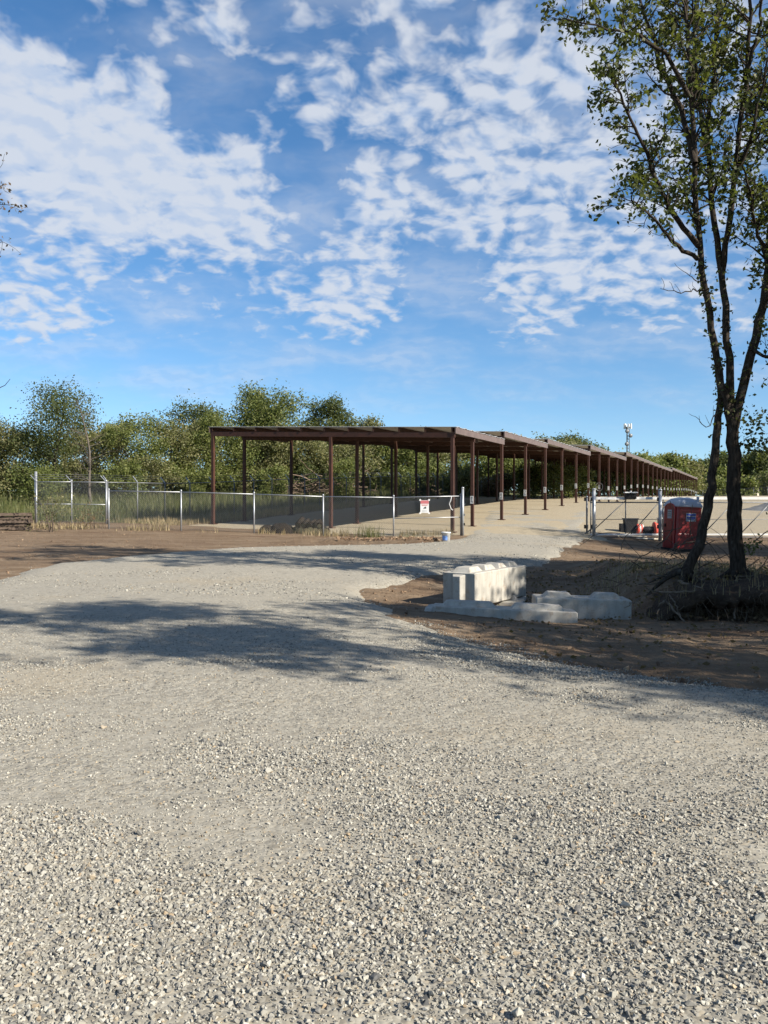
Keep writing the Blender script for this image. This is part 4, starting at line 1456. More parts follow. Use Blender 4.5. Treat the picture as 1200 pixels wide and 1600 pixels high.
def make_tree(name, x, y, height, rad, leaf, label, group=None, seed=0, nleaf=6000, lsize=0.2, trunk_r=None, low=0.15, bare=False, bark='bark', cat='tree',
              shape=1.0, spread=0.32, nlimb=16, stems=1, loc=None):
    r = np.random.default_rng(seed + 1000)
    b = np.array(on(x, y) if loc is None else loc); b[2] -= 0.05
    e = empty(name, b, label, cat, group)
    wood = Wood()
    tr = trunk_r or height * 0.016
    anchors = []; weights = []
    for sidx in range(stems):
        off = np.array([0, 0, 0.]) if stems == 1 else np.array([r.normal(0, rad * .18), r.normal(0, rad * .18), 0])
        trunk = bend(r, b + off, (r.normal(0, .10) + (off[0] / (rad + .01)) * .8, r.normal(0, .10), 1), height * r.uniform(.78, .9), 9, .07, .05)
        wood.tube(trunk, np.linspace(tr, tr * .18, 9) * (1.0 if stems == 1 else .7), 7)
        m = max(3, nlimb // stems)
        for i in range(m):
            f = low + (0.98 - low) * (i + r.uniform(0, .8)) / m
            k = f * 8; j = int(min(k, 7)); p = trunk[j] + (trunk[j + 1] - trunk[j]) * (k - j)
            az = r.uniform(0, 2 * math.pi)
            env = (math.sin(math.pi * min(1, (f - low * .6) / (1 - low * .6)) ** (0.75 * shape)) ** .7) * .75 + .25
            L = rad * env * r.uniform(.7, 1.15)
            limb = bend(r, p, (math.cos(az), math.sin(az), r.uniform(.15, .8)), L, 6, .16, .05)
            lr = tr * .36 * (1 - .6 * f)
            wood.tube(limb, np.linspace(lr, lr * .25, 6), 5)
            for q in range(6):
                g = r.uniform(.35, 1.0) * 5; j = int(min(g, 4)); p2 = limb[j] + (limb[j + 1] - limb[j]) * (g - j)
                sub = bend(r, p2, unit(limb[-1] - limb[0]) + r.normal(0, .75, 3) + np.array([0, 0, .25]), L * r.uniform(.3, .6) + .2, 5, .25, .06)
                wood.tube(sub[::2], np.linspace(lr * .3, lr * .08, 3), 3)
                anchors += [sub[2], sub[3], sub[4]]; weights += [.6, 1.0, 1.1]
                if bare:
                    for _ in range(4):
                        tw = bend(r, sub[r.integers(1, 5)], unit(sub[-1] - sub[0]) + r.normal(0, .8, 3), L * r.uniform(.12, .3), 4, .3, .05)
                        wood.tube(tw, np.linspace(lr * .12, lr * .05, 4), 3)
    t = wood.build('trunk', bark, e)
    if nleaf:
        A = np.array(anchors); w = np.array(weights) * r.uniform(.15, 1.5, len(anchors)) ** 1.8; w /= w.sum()
        idx = r.choice(len(A), nleaf, p=w)
        sg = spread * rad / 3.0
        C = A[idx] + r.normal(0, 1, (nleaf, 3)) * np.array([sg, sg, sg * .75])
        V, Fc = leaves(r, C, lsize, .2)
        clump = r.random(len(A))[idx]
        tone = np.clip(.55 * clump + .45 * r.random(nleaf) + r.normal(0, .06, nleaf), 0, 1)
        mesh_np('crown', V, Fc, leaf, e, tone=tone)
    return e


def build_near_tree():
    """many-stemmed tree on the earth bank, its stems traced at their real distances"""
    r = np.random.default_rng(42)
    ZT = 15.4
    b = PX(1150, 906, ZT)
    e = empty('bank_tree', b, 'tall many-stemmed tree on the eroded bank with a second trunk leaning beside it', 'tree')
    wood = Wood()
    def stem(pts, w0, w1, n=9, k=None, dz=(0, 0), wood=wood):
        m = len(pts)
        P = [np.array(PX(px, py, ZT + dz[0] + (dz[1] - dz[0]) * i / (m - 1))) for i, (px, py) in enumerate(pts)]
        k = k or (3 * m)
        P = resample(P, k)
        P[1:-1] += r.normal(0, .015, P[1:-1].shape)
        R = np.linspace(w0, w1, k) * ZT / F / 2
        R = R * (1 + r.normal(0, .03, k))
        wood.tube(P, R, n)
        return P, R
    allst = []
    base, _ = stem([(1152, 915), (1151, 880), (1148, 800), (1146, 720), (1144, 655)], 24, 18, 12)
    flare = Wood(); flare.V = wood.V; flare.F = wood.F
    st = {}
    st['L'] = stem([(1143, 665), (1131, 615), (1120, 560), (1110, 500), (1100, 440), (1093, 380), (1088, 320), (1085, 250), (1082, 170), (1076, 80), (1070, -30), (1062, -140)], 12, 4, 9, dz=(0, -.8))
    st['M'] = stem([(1146, 668), (1141, 590), (1135, 500), (1128, 430), (1121, 380), (1112, 310), (1107, 230), (1112, 140), (1120, 40), (1126, -80)], 13, 4, 9, dz=(0, 1.0))
    st['R'] = stem([(1148, 668), (1161, 595), (1176, 545), (1189, 490), (1197, 440), (1204, 370), (1216, 250), (1230, 110), (1240, -40), (1246, -150)], 15, 5, 9, dz=(0, .3))
    st['K'] = stem([(1128, 430), (1139, 350), (1148, 280), (1156, 200), (1166, 120), (1172, 40), (1171, -40), (1180, -130)], 10, 4, 7, dz=(.4, -.6))
    st['lean'] = stem([(1068, 912), (1078, 882), (1093, 845), (1108, 790), (1115, 725), (1122, 660), (1127, 610), (1121, 560)], 17, 9, 10, dz=(-.3, .2))
    lean2 = [(1090, 405), (1062, 388), (1032, 352), (1006, 326), (986, 313)]
    st['a'] = stem(lean2, 7, 2, 6, dz=(-.4, -1.2))
    st['b'] = stem([(1092, 385), (1062, 345), (1036, 303), (1016, 262), (1006, 222), (986, 187), (966, 142), (955, 105)], 9, 2, 6, dz=(-.4, -1.8))
    st['c'] = stem([(1086, 255), (1062, 165), (1036, 112), (1022, 62), (1000, 5), (985, -60)], 9, 3, 6, dz=(-.6, .9))
    st['d'] = stem([(1076, 150), (1042, 84), (988, 52), (932, 42), (880, 28)], 7, 1.5, 6, dz=(-.7, -1.5))
    st['e'] = stem([(1106, 240), (1090, 150), (1085, 60), (1090, -30)], 8, 3, 6, dz=(.6, 1.6))
    st['f'] = stem([(1168, 110), (1185, 50), (1192, -10)], 6, 3, 6, dz=(-.4, -1))
    st['g'] = stem([(1148, 280), (1172, 220), (1186, 150), (1200, 90)], 7, 2, 6, dz=(0, -1.2))
    st['h'] = stem([(1190, 480), (1215, 440), (1245, 400), (1275, 380)], 9, 3, 6, dz=(0, -.8))
    st['i'] = stem([(1200, 410), (1180, 350), (1172, 300), (1160, 260)], 6, 2, 6, dz=(0, -1.3))
    st['j'] = stem([(1216, 250), (1250, 180), (1280, 120)], 8, 3, 6, dz=(0, .8))
    st['k'] = stem([(1176, 545), (1195, 560), (1215, 545), (1240, 560)], 6, 2, 6, dz=(0, -.6))
    # root flare
    for (px, py, w) in ((1152, 908, .13), (1070, 905, .10)):
        c = np.array(PX(px, py, ZT + (-.3 if px < 1100 else 0)))
        for k in range(6):
            a = k * 1.047 + r.uniform(-.3, .3); L = r.uniform(.45, 1.0)
            pts = []
            for f in np.linspace(0, 1, 7):
                x = c[0] + math.cos(a) * (.05 + L * f); y = c[1] + math.sin(a) * (.05 + L * f)
                g = float(surf(np.array([x]), np.array([y]))[0])
                pts.append((x, y, g + .02 + .20 * (1 - f) ** 3 - .05 * f))
            wood.tube(np.array(pts), np.linspace(w * .55, .015, 7), 7)
    # thin bare twigs low on the left stem
    for P0 in ([(1102, 452), (1080, 455), (1058, 457), (1032, 451)], [(1100, 446), (1085, 436), (1068, 424)], [(1120, 640), (1104, 668), (1092, 655)]):
        P, _ = stem(P0, 2.2, .8, 4, dz=(-.3, -.8))
        for j in range(2, len(P), 2):
            tw = bend(r, P[j], (r.normal(-.3, .4), r.normal(0, .4), .9), .22, 4, .3, .1); wood.tube(tw, np.linspace(.006, .003, 4), 3)
    # twigs and leaf anchors
    A = []; Wt = []
    def twigs(key, f0, f1, count, L0, L1, leafy=1.0, drop=0.0):
        P, R = st[key]
        for _ in range(count):
            f = r.uniform(f0, f1) * (len(P) - 1); j = int(min(f, len(P) - 2)); p = P[j] + (P[j + 1] - P[j]) * (f - j)
            az = r.uniform(0, 2 * math.pi)
            along = unit(P[min(j + 2, len(P) - 1)] - P[j])
            d = np.array([math.cos(az), math.sin(az), r.uniform(-.1, .7) - drop]) + along * .6
            L = r.uniform(L0, L1)
            tw = bend(r, p, d, L, 6, .2, .03 - drop * .1)
            wood.tube(tw, np.linspace(min(.02, R[j] * .5), .005, 6), 4)
            for q in range(5):
                g = r.uniform(.25, 1) * 5; jj = int(min(g, 4)); p2 = tw[jj] + (tw[jj + 1] - tw[jj]) * (g - jj)
                s2 = bend(r, p2, unit(tw[-1] - tw[0]) + r.normal(0, .7, 3), r.uniform(.18, .5), 4, .3, .0)
                wood.tube(s2, np.linspace(.006, .003, 4), 3)
                if r.random() < leafy:
                    A.extend([s2[1], s2[2], s2[3]]); Wt.extend([.5, 1, 1.2])
    twigs('L', .40, .62, 16, .4, .9, .9); twigs('L', .62, 1, 40, .5, 1.3)
    twigs('M', .45, 1, 48, .5, 1.4); twigs('R', .30, .55, 22, .4, 1.1); twigs('R', .5, 1, 46, .5, 1.5)
    twigs('K', .25, 1, 32, .4, 1.2); twigs('a', .25, 1, 10, .25, .6, .9, .3); twigs('b', .2, 1, 30, .3, .8)
    twigs('c', .2, 1, 24, .4, 1.0); twigs('d', .25, 1, 16, .3, .7, .85); twigs('e', .2, 1, 20, .4, 1.1)
    twigs('f', .0, 1, 6, .3, .6, .5); twigs('g', .3, 1, 8, .3, .7, .6); twigs('h', .2, 1, 16, .4, 1.0); twigs('i', .1, 1, 14, .3, .8); twigs('j', .1, 1, 14, .4, 1.2); twigs('k', .2, 1, 8, .3, .6, 1, .5)
    wood.build('trunk', 'bark', e)
    A = np.array(A); w = np.array(Wt) * r.uniform(.15, 1.6, len(A)) ** 1.6; w /= w.sum()
    n = 15500
    idx = r.choice(len(A), n, p=w)
    C = A[idx] + r.normal(0, .062, (n, 3))
    V, Fc = leaves(r, C, .108, .1, .55, .25)
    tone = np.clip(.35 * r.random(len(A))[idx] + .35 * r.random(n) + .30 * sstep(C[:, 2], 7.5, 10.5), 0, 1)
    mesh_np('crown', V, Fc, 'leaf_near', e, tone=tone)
    # ivy climbing the stems
    C = []
    for key, f0, f1, m in (('L', .02, .45, 260), ('M', .0, .4, 120), ('R', .0, .35, 120), ('lean', .6, 1, 40)):
        P, R = st[key]
        for _ in range(m):
            f = r.uniform(f0, f1) * (len(P) - 1); j = int(min(f, len(P) - 2))
            a = r.uniform(0, 6.28)
            C.append(P[j] + (P[j + 1] - P[j]) * (f - j) + np.array([math.cos(a), math.sin(a), 0]) * (R[j] + r.uniform(0, .07)))
    for px, py, m, sx, sz in ((1175, 690, 90, .14, .2), (1190, 660, 60, .1, .2), (1182, 700, 90, .16, .12), (1168, 660, 50, .07, .3)):
        c = np.array(PX(px, py, ZT)); C.extend(list(c + r.normal(0, 1, (m, 3)) * np.array([sx, sx, sz])))
    C = np.array(C); V, Fc = leaves(r, C, .085, .1, .7)
    mesh_np('ivy', V, Fc, 'leaf_dark', e, tone=r.random(len(C)))
    return e


def build_bank():
    # overhanging sod lip above the hollow
    xs = np.linspace(4.3, 10.5, 240); prof_n = 9
    V = []
    for i, x in enumerate(xs):
        yl = float(bank_line(np.array([x]))[0]) + .75
        top = float(surf(np.array([x]), np.array([yl + 1.0]))[0])
        k = float(sstep(np.array([x]), 4.3, 5.1)[0])
        out = (.22 + .9 * float(fbm(x * 1.7, 3.1, 5, 91))) * k
        prof = [(1.35, .02), (.95, .05), (.35, .05), (-.10 - out * .6, .0), (-.20 - out, -.09), (-.10 - out * .8, -.20), (.25, -.24), (.65, -.36), (1.1, -.6)]
        for j, (py_, pz) in enumerate(prof):
            nn = .34 * float(fbm(x * 5 + j * .4, j * .9, 4, 92))
            V.append((x, yl + py_ + nn, top + (pz + nn * .7) * (k if pz < 0 else 1) - (1 - k) * .12))
    o = mesh_np('bank_overhang', V, grid_faces(len(xs), prof_n), 'soil_shaded', smooth=True)
    set_props(o, 'overhanging lip of soil, painted dark for shade, above the hollow under the tree', 'bank', kind='structure')
    # ragged fringe of fine roots and litter along the lip
    r = np.random.default_rng(15)
    wd = Wood(); VV = np.array(V).reshape(len(xs), prof_n, 3)
    for _ in range(420):
        i = int(r.integers(10, len(xs))); j = int(r.integers(3, 7)); p = VV[i, j]
        P = bend(r, p + np.array([0, .03, .02]), (r.normal(0, .5), r.normal(-.25, .3), -.8), r.uniform(.08, .38), 5, .3, -.08)
        wd.tube(P, np.linspace(.005, .002, 5) * r.uniform(.5, 1.6), 3)
    set_props(mesh_np('fine_roots', np.concatenate(wd.V), np.concatenate(wd.F), 'root'), 'fringe of fine roots hanging along the bank lip', 'roots', kind='stuff')
    # dry grass and scrub trailing over the edge
    i = r.integers(6, len(xs), 320); jj = r.integers(1, 4, 320)
    B = VV[i, jj] + r.normal(0, .06, (320, 3)) * np.array([1, 1, .2])
    Vb, Fb, tn = blades(r, B, .24, .010)
    set_props(mesh_np('edge_grass', Vb, Fb, 'grass_dry', tone=tn), 'thin dry grass along the top edge of the bank', 'grass', kind='stuff')
    # roots hanging out of the hollow
    r = np.random.default_rng(5)
    def root(name, pts, w0, w1, label):
        P = resample([np.array(PX(*p)) for p in pts], 12); P[1:-1] += r.normal(0, .012, (10, 3))
        wd = Wood(); wd.tube(P, np.linspace(w0, w1, 12), 6)
        o = mesh_np(name, np.concatenate(wd.V), np.concatenate(wd.F), 'root', smooth=True, loc=tuple(P[0]))
        set_props(o, label, 'root', 'roots hanging from the bank')
    lab = 'bare root hanging over the dark hollow below the tree'
    for pts, w0, w1 in [([(1040, 940, 14.0), (1052, 950, 13.6), (1062, 962, 13.4), (1070, 972, 13.2)], .025, .012),
                        ([(1040, 938, 14.0), (1032, 945, 13.7), (1028, 958, 13.5), (1027, 970, 13.3)], .02, .01),
                        ([(1046, 930, 14.2), (1056, 944, 13.8), (1064, 962, 13.5)], .016, .008),
                        ([(1030, 925, 14.0), (1060, 925, 13.8), (1090, 922, 13.8), (1100, 930, 14.0)], .02, .015),
                        ([(1060, 908, 14.6), (1085, 918, 14.1), (1100, 922, 14.0)], .03, .012),
                        ([(1120, 930, 14.4), (1140, 926, 14.0), (1165, 932, 13.9), (1185, 945, 13.8)], .03, .01),
                        ([(1160, 930, 14.4), (1180, 932, 14.0), (1200, 940, 13.9)], .02, .01),
                        ([(1150, 925, 14.2), (1145, 945, 13.9), (1148, 968, 13.6)], .035, .015),
                        ([(1118, 930, 14.2), (1121, 950, 13.9), (1122, 970, 13.7)], .018, .009),
                        ([(1085, 925, 14.3), (1078, 940, 14.0), (1074, 955, 13.9)], .012, .006),
                        ([(1000, 935, 14.2), (985, 945, 13.9), (975, 950, 13.8)], .012, .006),
                        ([(1165, 940, 14.2), (1168, 955, 13.9), (1164, 972, 13.7)], .015, .008)]:
        root('hanging_root', pts, w0, w1, lab)
    # fallen twigs on the bank top
    for i in range(16):
        px = r.uniform(1010, 1190); py = r.uniform(885, 925); Z = 14.6 + (925 - py) * .03
        c = np.array(PX(px, py, Z)); x, y = c[0], c[1]; z = float(surf(np.array([x]), np.array([y]))[0]) + .05
        a = r.normal(0, .35)
        P = bend(r, (x - .3 * math.cos(a), y - .3 * math.sin(a), z), (math.cos(a), math.sin(a), r.normal(0, .15)), r.uniform(.35, .9), 6, .12, 0)
        P[:, 2] = np.maximum(P[:, 2], surf(P[:, 0], P[:, 1]) + .01)
        wd = Wood(); wd.tube(P, np.linspace(.014, .005, 6), 5)
        o = mesh_np('fallen_branch', np.concatenate(wd.V), np.concatenate(wd.F), 'root', smooth=True, loc=tuple(P[0]))
        set_props(o, 'dry fallen branch lying on the bank under the tree', 'branch', 'branches on the bank')


def tangle(name, c, w, h, dpt, n, mat, label, cat, group=None, rad=.012, seed=0, up=.3):
    """heap of crossing dead branches, each wandering"""
    r = np.random.default_rng(seed + 77)
    e = empty(name, c, label, cat, group)
    wd = Wood()
    for i in range(n):
        a = r.normal(0, .5) + (math.pi if r.random() < .5 else 0)
        p = np.array(c) + np.array([r.normal(0, w * .28), r.normal(0, dpt * .3), abs(r.normal(0, h * .4))])
        P = bend(r, p, (math.cos(a), math.sin(a), r.normal(0.05, up)), r.uniform(.3, .8) * w * .6, 6, .22, -.02)
        P[:, 2] = np.maximum(P[:, 2], c[2] + .02)
        wd.tube(P, np.linspace(rad, rad * .35, 6) * r.uniform(.5, 1.5), 4)
    wd.build('branches', mat, e)
    return e


def tuft(name, c, n, h, w, mat, label=None, cat='grass', group=None, seed=0, wd=.012, kind=None):
    """clump of curved blades"""
    r = np.random.default_rng(seed + 300)
    V, Fc, tn = blades(r, np.array(c)[None, :] + np.concatenate([r.normal(0, w * .3, (n, 2)), np.zeros((n, 1))], 1), h, wd)
    o = mesh_np(name, V, Fc, mat, loc=tuple(c), tone=tn)
    set_props(o, label, cat, group, kind)
    return o


def blades(r, B, h, wd):
    n = len(B)
    hh = h * r.uniform(.45, 1.15, n)
    a = r.uniform(0, 2 * math.pi, n); lean = r.uniform(.05, .6, n)
    d = np.stack([np.cos(a), np.sin(a)], -1)
    side = np.stack([-d[:, 1], d[:, 0], np.zeros(n)], -1) * wd * .5
    rows = []
    for f, wv in ((0, 1), (.5, .8), (1, .12)):
        P = B.copy()
        P[:, :2] += d * (lean * hh * f ** 2)[:, None]
        P[:, 2] += hh * f * (1 - .25 * lean * f)
        rows += [P - side * wv, P + side * wv]
    V = np.stack(rows, 1).reshape(-1, 3)
    i = np.arange(n)[:, None] * 6
    Fc = np.concatenate([i + np.array([0, 1, 3, 2]), i + np.array([2, 3, 5, 4])], 0)
    t = r.random(n)
    return V, Fc, np.concatenate([t, t])


def build_vegetation():
    build_near_tree()
    build_bank()
    r = np.random.default_rng(99)
    # ---- trees to the right of the road, out of the picture, whose shade falls across it
    lab = 'leafy roadside tree whose shade falls across the gravel road'
    for i, (x, y, h, rad, nl, lo) in enumerate([(8.8, 3.4, 12.0, 2.0, 8000, .52), (11.6, 4.6, 10.5, 2.2, 8000, .45), (12.5, 2.9, 9.5, 2.0, 7000, .50), (14.8, 7.0, 10, 3.0, 12000, .2), (17.0, 11.0, 11, 3.6, 13000, .15),
                                                (13.9, 10.0, 9, 2.6, 12000, .12), (22.5, 28.3, 11.5, 4.2, 13000, .12), (20.5, 17.5, 11, 3.8, 13000, .15), (27.0, 25.0, 12, 4.2, 10000, .15),
                                                (10.7, 11.7, 5.6, 1.9, 11000, .04), (18.6, 31.2, 7.5, 2.4, 11000, .04), (9.6, 15.3, 11, 2.2, 9000, .45), (16.5, 14.2, 9, 2.8, 10000, .10), (16.6, 32.3, 4.2, 1.3, 5000, .03)]):
        make_tree('roadside_tree', x, y, h, rad, 'leaf_near', lab, 'trees along the right of the road', 500 + i, nl, .17, low=lo, nlimb=18, spread=.34, trunk_r=.085 if i in (0, 1, 2) else None)
    # ---- background trees
    BG = [  # px, top y, Z, half width px, leaf, kind
        (-45, 640, 62, 60, 'leaf_olive', 0), (78, 588, 64, 66, 'leaf_dark', 1), (10, 655, 66, 45, 'leaf_olive', 0), (142, 588, 60, 30, None, 2), (178, 650, 76, 42, 'leaf_olive', 0), (228, 640, 70, 46, 'leaf_green', 3),
        (120, 668, 72, 48, 'leaf_olive', 0), (284, 652, 74, 46, 'leaf_olive', 0), (326, 612, 84, 52, 'leaf_dark', 1), (372, 600, 86, 55, 'leaf_green', 3), (425, 612, 88, 48, 'leaf_dark', 1), (352, 655, 76, 50, 'leaf_green', 3),
        (470, 672, 82, 44, 'leaf_olive', 0), (410, 668, 78, 48, 'leaf_olive', 0), (516, 622, 92, 46, 'leaf_dark', 1), (560, 646, 94, 42, 'leaf_olive', 0), (600, 676, 92, 40, 'leaf_green', 3), (540, 690, 84, 40, 'leaf_olive', 0),
        (640, 690, 96, 42, 'leaf_dark', 1), (690, 694, 100, 42, 'leaf_olive', 0), (735, 662, 108, 22, None, 2), (745, 696, 104, 42, 'leaf_green', 3), (795, 696, 110, 42, 'leaf_dark', 1), (850, 696, 118, 42, 'leaf_olive', 0),
        (905, 690, 150, 42, 'leaf_dark', 1), (950, 702, 150, 36, 'leaf_olive', 0), (995, 712, 165, 34, 'leaf_green', 3), (1018, 702, 215, 24, None, 2), (1025, 712, 210, 30, 'leaf_green', 3), (1050, 708, 215, 26, 'leaf_green', 3), (1082, 726, 220, 32, 'leaf_olive', 0),
        (1112, 724, 300, 34, 'leaf_dark', 1), (1148, 716, 300, 36, 'leaf_dark', 1), (1185, 712, 295, 36, 'leaf_dark', 1), (1225, 708, 290, 38, 'leaf_dark', 1), (1270, 712, 290, 38, 'leaf_olive', 0), (1130, 738, 285, 28, 'leaf_green', 3), (1205, 740, 270, 26, 'leaf_dark', 1)]
    labs = {0: ('greyish olive tree in the thicket behind the fence', 'olive trees in the thicket'), 1: ('dark dense green tree in the thicket behind the fence', 'dark trees in the thicket'),
            2: ('bare grey leafless tree among the leafy thicket', 'bare trees in the thicket'), 3: ('fresh green leafy tree in the thicket behind the fence', 'green trees in the thicket')}
    farlab = {0: ('pale olive tree far beyond the end of the carport', 'distant olive trees'), 1: ('dark tree in the distant row behind the houses', 'distant dark trees'),
              2: ('bare leafless treetop far beyond the carport roof', 'distant bare trees'), 3: ('light green tree far beyond the end of the carport', 'distant green trees')}
    own = {78: 'tall dark spreading tree behind the corner fence, beside a bare one', 372: 'tallest green tree rising above the near end of the carport', 142: 'bare grey leafless tree behind the barbed wire corner',
           516: 'dark rounded tree showing above the middle of the front carport roof'}
    def where(px):
        return 'beside the pallets' if px < 60 else 'behind the barbed wire fence' if px < 325 else 'behind the front carport bay' if px < 620 else 'seen between the long carport posts'
    for i, (px, ty, Z, hw, leaf, kd) in enumerate(BG):
        x = (px - 600) / F * Z
        H = EYE + (YH - ty) * Z / F - hz(x, Z)
        R = hw * Z / F
        L, G = (labs if Z < 160 else farlab)[kd]
        if Z < 160:
            L = L.replace('in the thicket behind the fence', '').replace('among the leafy thicket', '').strip() + (' rising above its neighbours ' if ty < 630 else ' ') + where(px)
            G = G + ' ' + where(px)
        if px in own: L = own[px]; G = None
        if leaf is None:
            make_tree('bare_tree', x, Z, H, R, None, L, G, i, 0, bare=True, bark='greybark', nlimb=26, trunk_r=H * .012)
        else:
            n = int(np.clip(13000 * (R / 3.2) ** 1.2, 9000, 20000)) if Z < 160 else 7000
            make_tree('thicket_tree' if Z < 160 else 'distant_tree', x, Z, H, R, leaf, L, G, i, n, 0.0029 * Z if Z < 160 else .0036 * Z, low=.08, nlimb=20, stems=1 if kd == 1 else 2, spread=.50 if Z < 160 else .5)
    # ---- shrubs along the foot of the thicket
    for i in range(44):
        Z = r.uniform(54, 90); px = -80 + 23 * i + r.uniform(-10, 10)
        if px > 560: Z = r.uniform(82, 112)
        elif px > 250: Z = r.uniform(70, 84)
        x = (px - 600) / F * Z
        H = r.uniform(1.6, 3.8); R = r.uniform(1.2, 2.2)
        br = r.random() < .16
        leaf = 'leaf_brown' if br else ['leaf_olive', 'leaf_green', 'leaf_dark'][int(r.integers(0, 3))]
        lb = {'leaf_brown': 'rusty brown shrub below the thicket trees', 'leaf_olive': 'olive shrub at the foot of the thicket', 'leaf_green': 'light green shrub at the foot of the thicket', 'leaf_dark': 'dark green shrub at the foot of the thicket'}[leaf]
        lb = ('tall ' if H > 3 else 'low ' if H < 2.3 else '') + lb.split(' at ')[0].split(' below ')[0] + ' at the thicket edge ' + where(px)
        make_tree('shrub', x, Z, H, R, leaf, lb, lb.replace('shrub', 'shrubs'), 700 + i, 4200, 0.0027 * Z, low=.02, nlimb=12, stems=3, cat='shrub', spread=.5, trunk_r=.04)
    for i in range(16):
        px = 940 + i * 26 + r.uniform(-8, 8); Z = r.uniform(205, 250); x = (px - 600) / F * Z
        make_tree('shrub', x, Z, r.uniform(3, 5.5), r.uniform(3, 4.5), ['leaf_olive', 'leaf_green'][i % 2], ['olive bush far beyond the lot', 'green bush far beyond the lot'][i % 2], ['distant olive bushes', 'distant green bushes'][i % 2],
                  800 + i, 1500, .8, low=.02, nlimb=10, stems=3, cat='bush', spread=.5, trunk_r=.08)
    # ---- tall grass in the field
    n = 42000
    t = rng.random(n) ** 1.4 * 85 - 5; w = 1.6 + rng.random(n) ** 1.2 * 30
    B = PF0[None, :] + t[:, None] * dv + w[:, None] * nv
    ok = (B[:, 1] > 41) & (fbm(B[:, 0] * .25, B[:, 1] * .25, 3, 15) > -.16)
    B = B[ok]
    B = np.concatenate([B, base_h(B[:, 0], B[:, 1])[:, None]], 1)
    V, Fc, tn = blades(rng, B, .70, .035)
    set_props(mesh_np('tall_grass', V, Fc, 'grass_green', tone=tn), 'tall green and straw grass in the field behind the fence', 'grass', kind='stuff')
    # dry grass between the carport and the perimeter fence, and at the fence feet
    n = 9000
    t = rng.random(n) * 40 - 3; w = W_L + .6 + rng.random(n) * 3.5
    B = CC[None, :] + t[:, None] * dv + w[:, None] * nv
    B2 = np.stack([rng.uniform(-17.5, 3.5, 2600), 36.2 + rng.normal(0, .45, 2600)], -1)
    B2[:, 1] += np.clip(-(B2[:, 0] + 5) * .10, 0, 1.3)
    kk = fbm(B2[:, 0] * .8, B2[:, 1] * .8, 3, 5) > -.02
    B = np.concatenate([B, B2[kk]])
    B = np.concatenate([B, base_h(B[:, 0], B[:, 1])[:, None]], 1)
    V, Fc, tn = blades(rng, B, .32, .022)
    set_props(mesh_np('dry_grass', V, Fc, 'grass_dry', tone=tn), 'short straw-coloured grass along the fence feet', 'grass', kind='stuff')
    # dry grass on the bank and at the drive edge
    B = []
    for px, py, m, sx, sy in ((1000, 885, 160, .6, .6), (1045, 880, 170, .8, .6), (1090, 886, 110, .6, .5), (1180, 880, 120, .5, .8), (960, 893, 60, .4, .3), (1130, 885, 90, .5, .6)):
        Z = 17.3; c = PX(px, py, Z)
        B.append(np.stack([c.x + rng.normal(0, sx, m), c.y + rng.normal(0, sy, m)], -1))
    B = np.concatenate(B); B = np.concatenate([B, surf(B[:, 0], B[:, 1])[:, None]], 1)
    V, Fc, tn = blades(rng, B, .26, .012)
    set_props(mesh_np('bank_grass', V, Fc, 'grass_dry', tone=tn), 'dry straw grass on top of the earth bank', 'grass', kind='stuff')
    # leafless briars round the trunks
    c = on(6.05, 16.6, .3); tangle('briar', c, 2.6, 1.5, 1.0, 60, 'twig', 'leafless briars tangled between the two trunks', 'briar', rad=.010, seed=4, up=.9)
    c = on(7.6, 16.2, .3); tangle('briar', c, 1.6, 1.2, 1.0, 26, 'twig', 'thin bare briars on the outer side of the main trunk', 'briar', rad=.008, seed=5, up=.9)
    make_tree('bush', 8.2, 16.6, 1.1, .9, 'leaf_dark', 'dark low bush growing at the foot of the main trunk', None, 61, 1500, .08, low=.02, nlimb=12, stems=3, cat='bush', trunk_r=.02, loc=tuple(on(8.2, 16.6, .5)))
    # ---- brush piles in the field
    for px, py, Z, w, h, lab, sd in ((505, 742, 78, 6.5, 2.2, 'wide heap of dead branches in the field behind the carport', 1), (655, 745, 92, 4.0, 2.0, 'smaller heap of dead branches with a torn trunk', 2), (440, 748, 76, 3.0, .9, 'low scatter of dead branches in the field', 3)):
        x = (px - 600) / F * Z; c = on(x, Z)
        tangle('brush_pile', c, w, h, 2.0, 150 if sd == 1 else 70, 'dead_wood', lab, 'brush pile', rad=.07, seed=sd, up=.22)
    # ---- weeds
    g = ground_px(84, 831)
    make_tree('weed', g.x, g.y, 1.75, .75, 'leaf_olive', 'tall scraggly weed in front of the corner fence', None, 900, 420, .10, low=.1, nlimb=14, stems=5, cat='weed', trunk_r=.03, bark='twig', spread=.5)
    g = ground_px(146, 827)
    make_tree('weed', g.x, g.y, .95, .5, 'leaf_brown', 'low brown dried weed in front of the corner fence', None, 901, 160, .08, low=.1, nlimb=10, stems=4, cat='weed', trunk_r=.018, bark='twig')
    g = ground_px(578, 838)
    tuft('weed', on(g.x, g.y - .5), 150, .62, .9, 'grass_green', 'pale green bushy weed on the soil ridge by the fence', 'weed', seed=1, wd=.016)
    g = ground_px(637, 848)
    tuft('weed', on(g.x, g.y), 60, .42, .5, 'grass_green', 'small dark weed on the soil ridge near the bucket', 'weed', seed=2, wd=.014)
    # ---- tree at the left, out of the picture, reaching in with a few brown sprays
    e = empty('left_tree', on(-10.6, 18), 'tree with sparse brown leaves reaching in beside the big cloud', 'tree')
    wd = Wood(); C = []
    b = np.array(on(-10.6, 18))
    trk = bend(r, b, (0.05, 0, 1), 10.5, 9, .05, .03); wd.tube(trk, np.linspace(.2, .04, 9), 8)
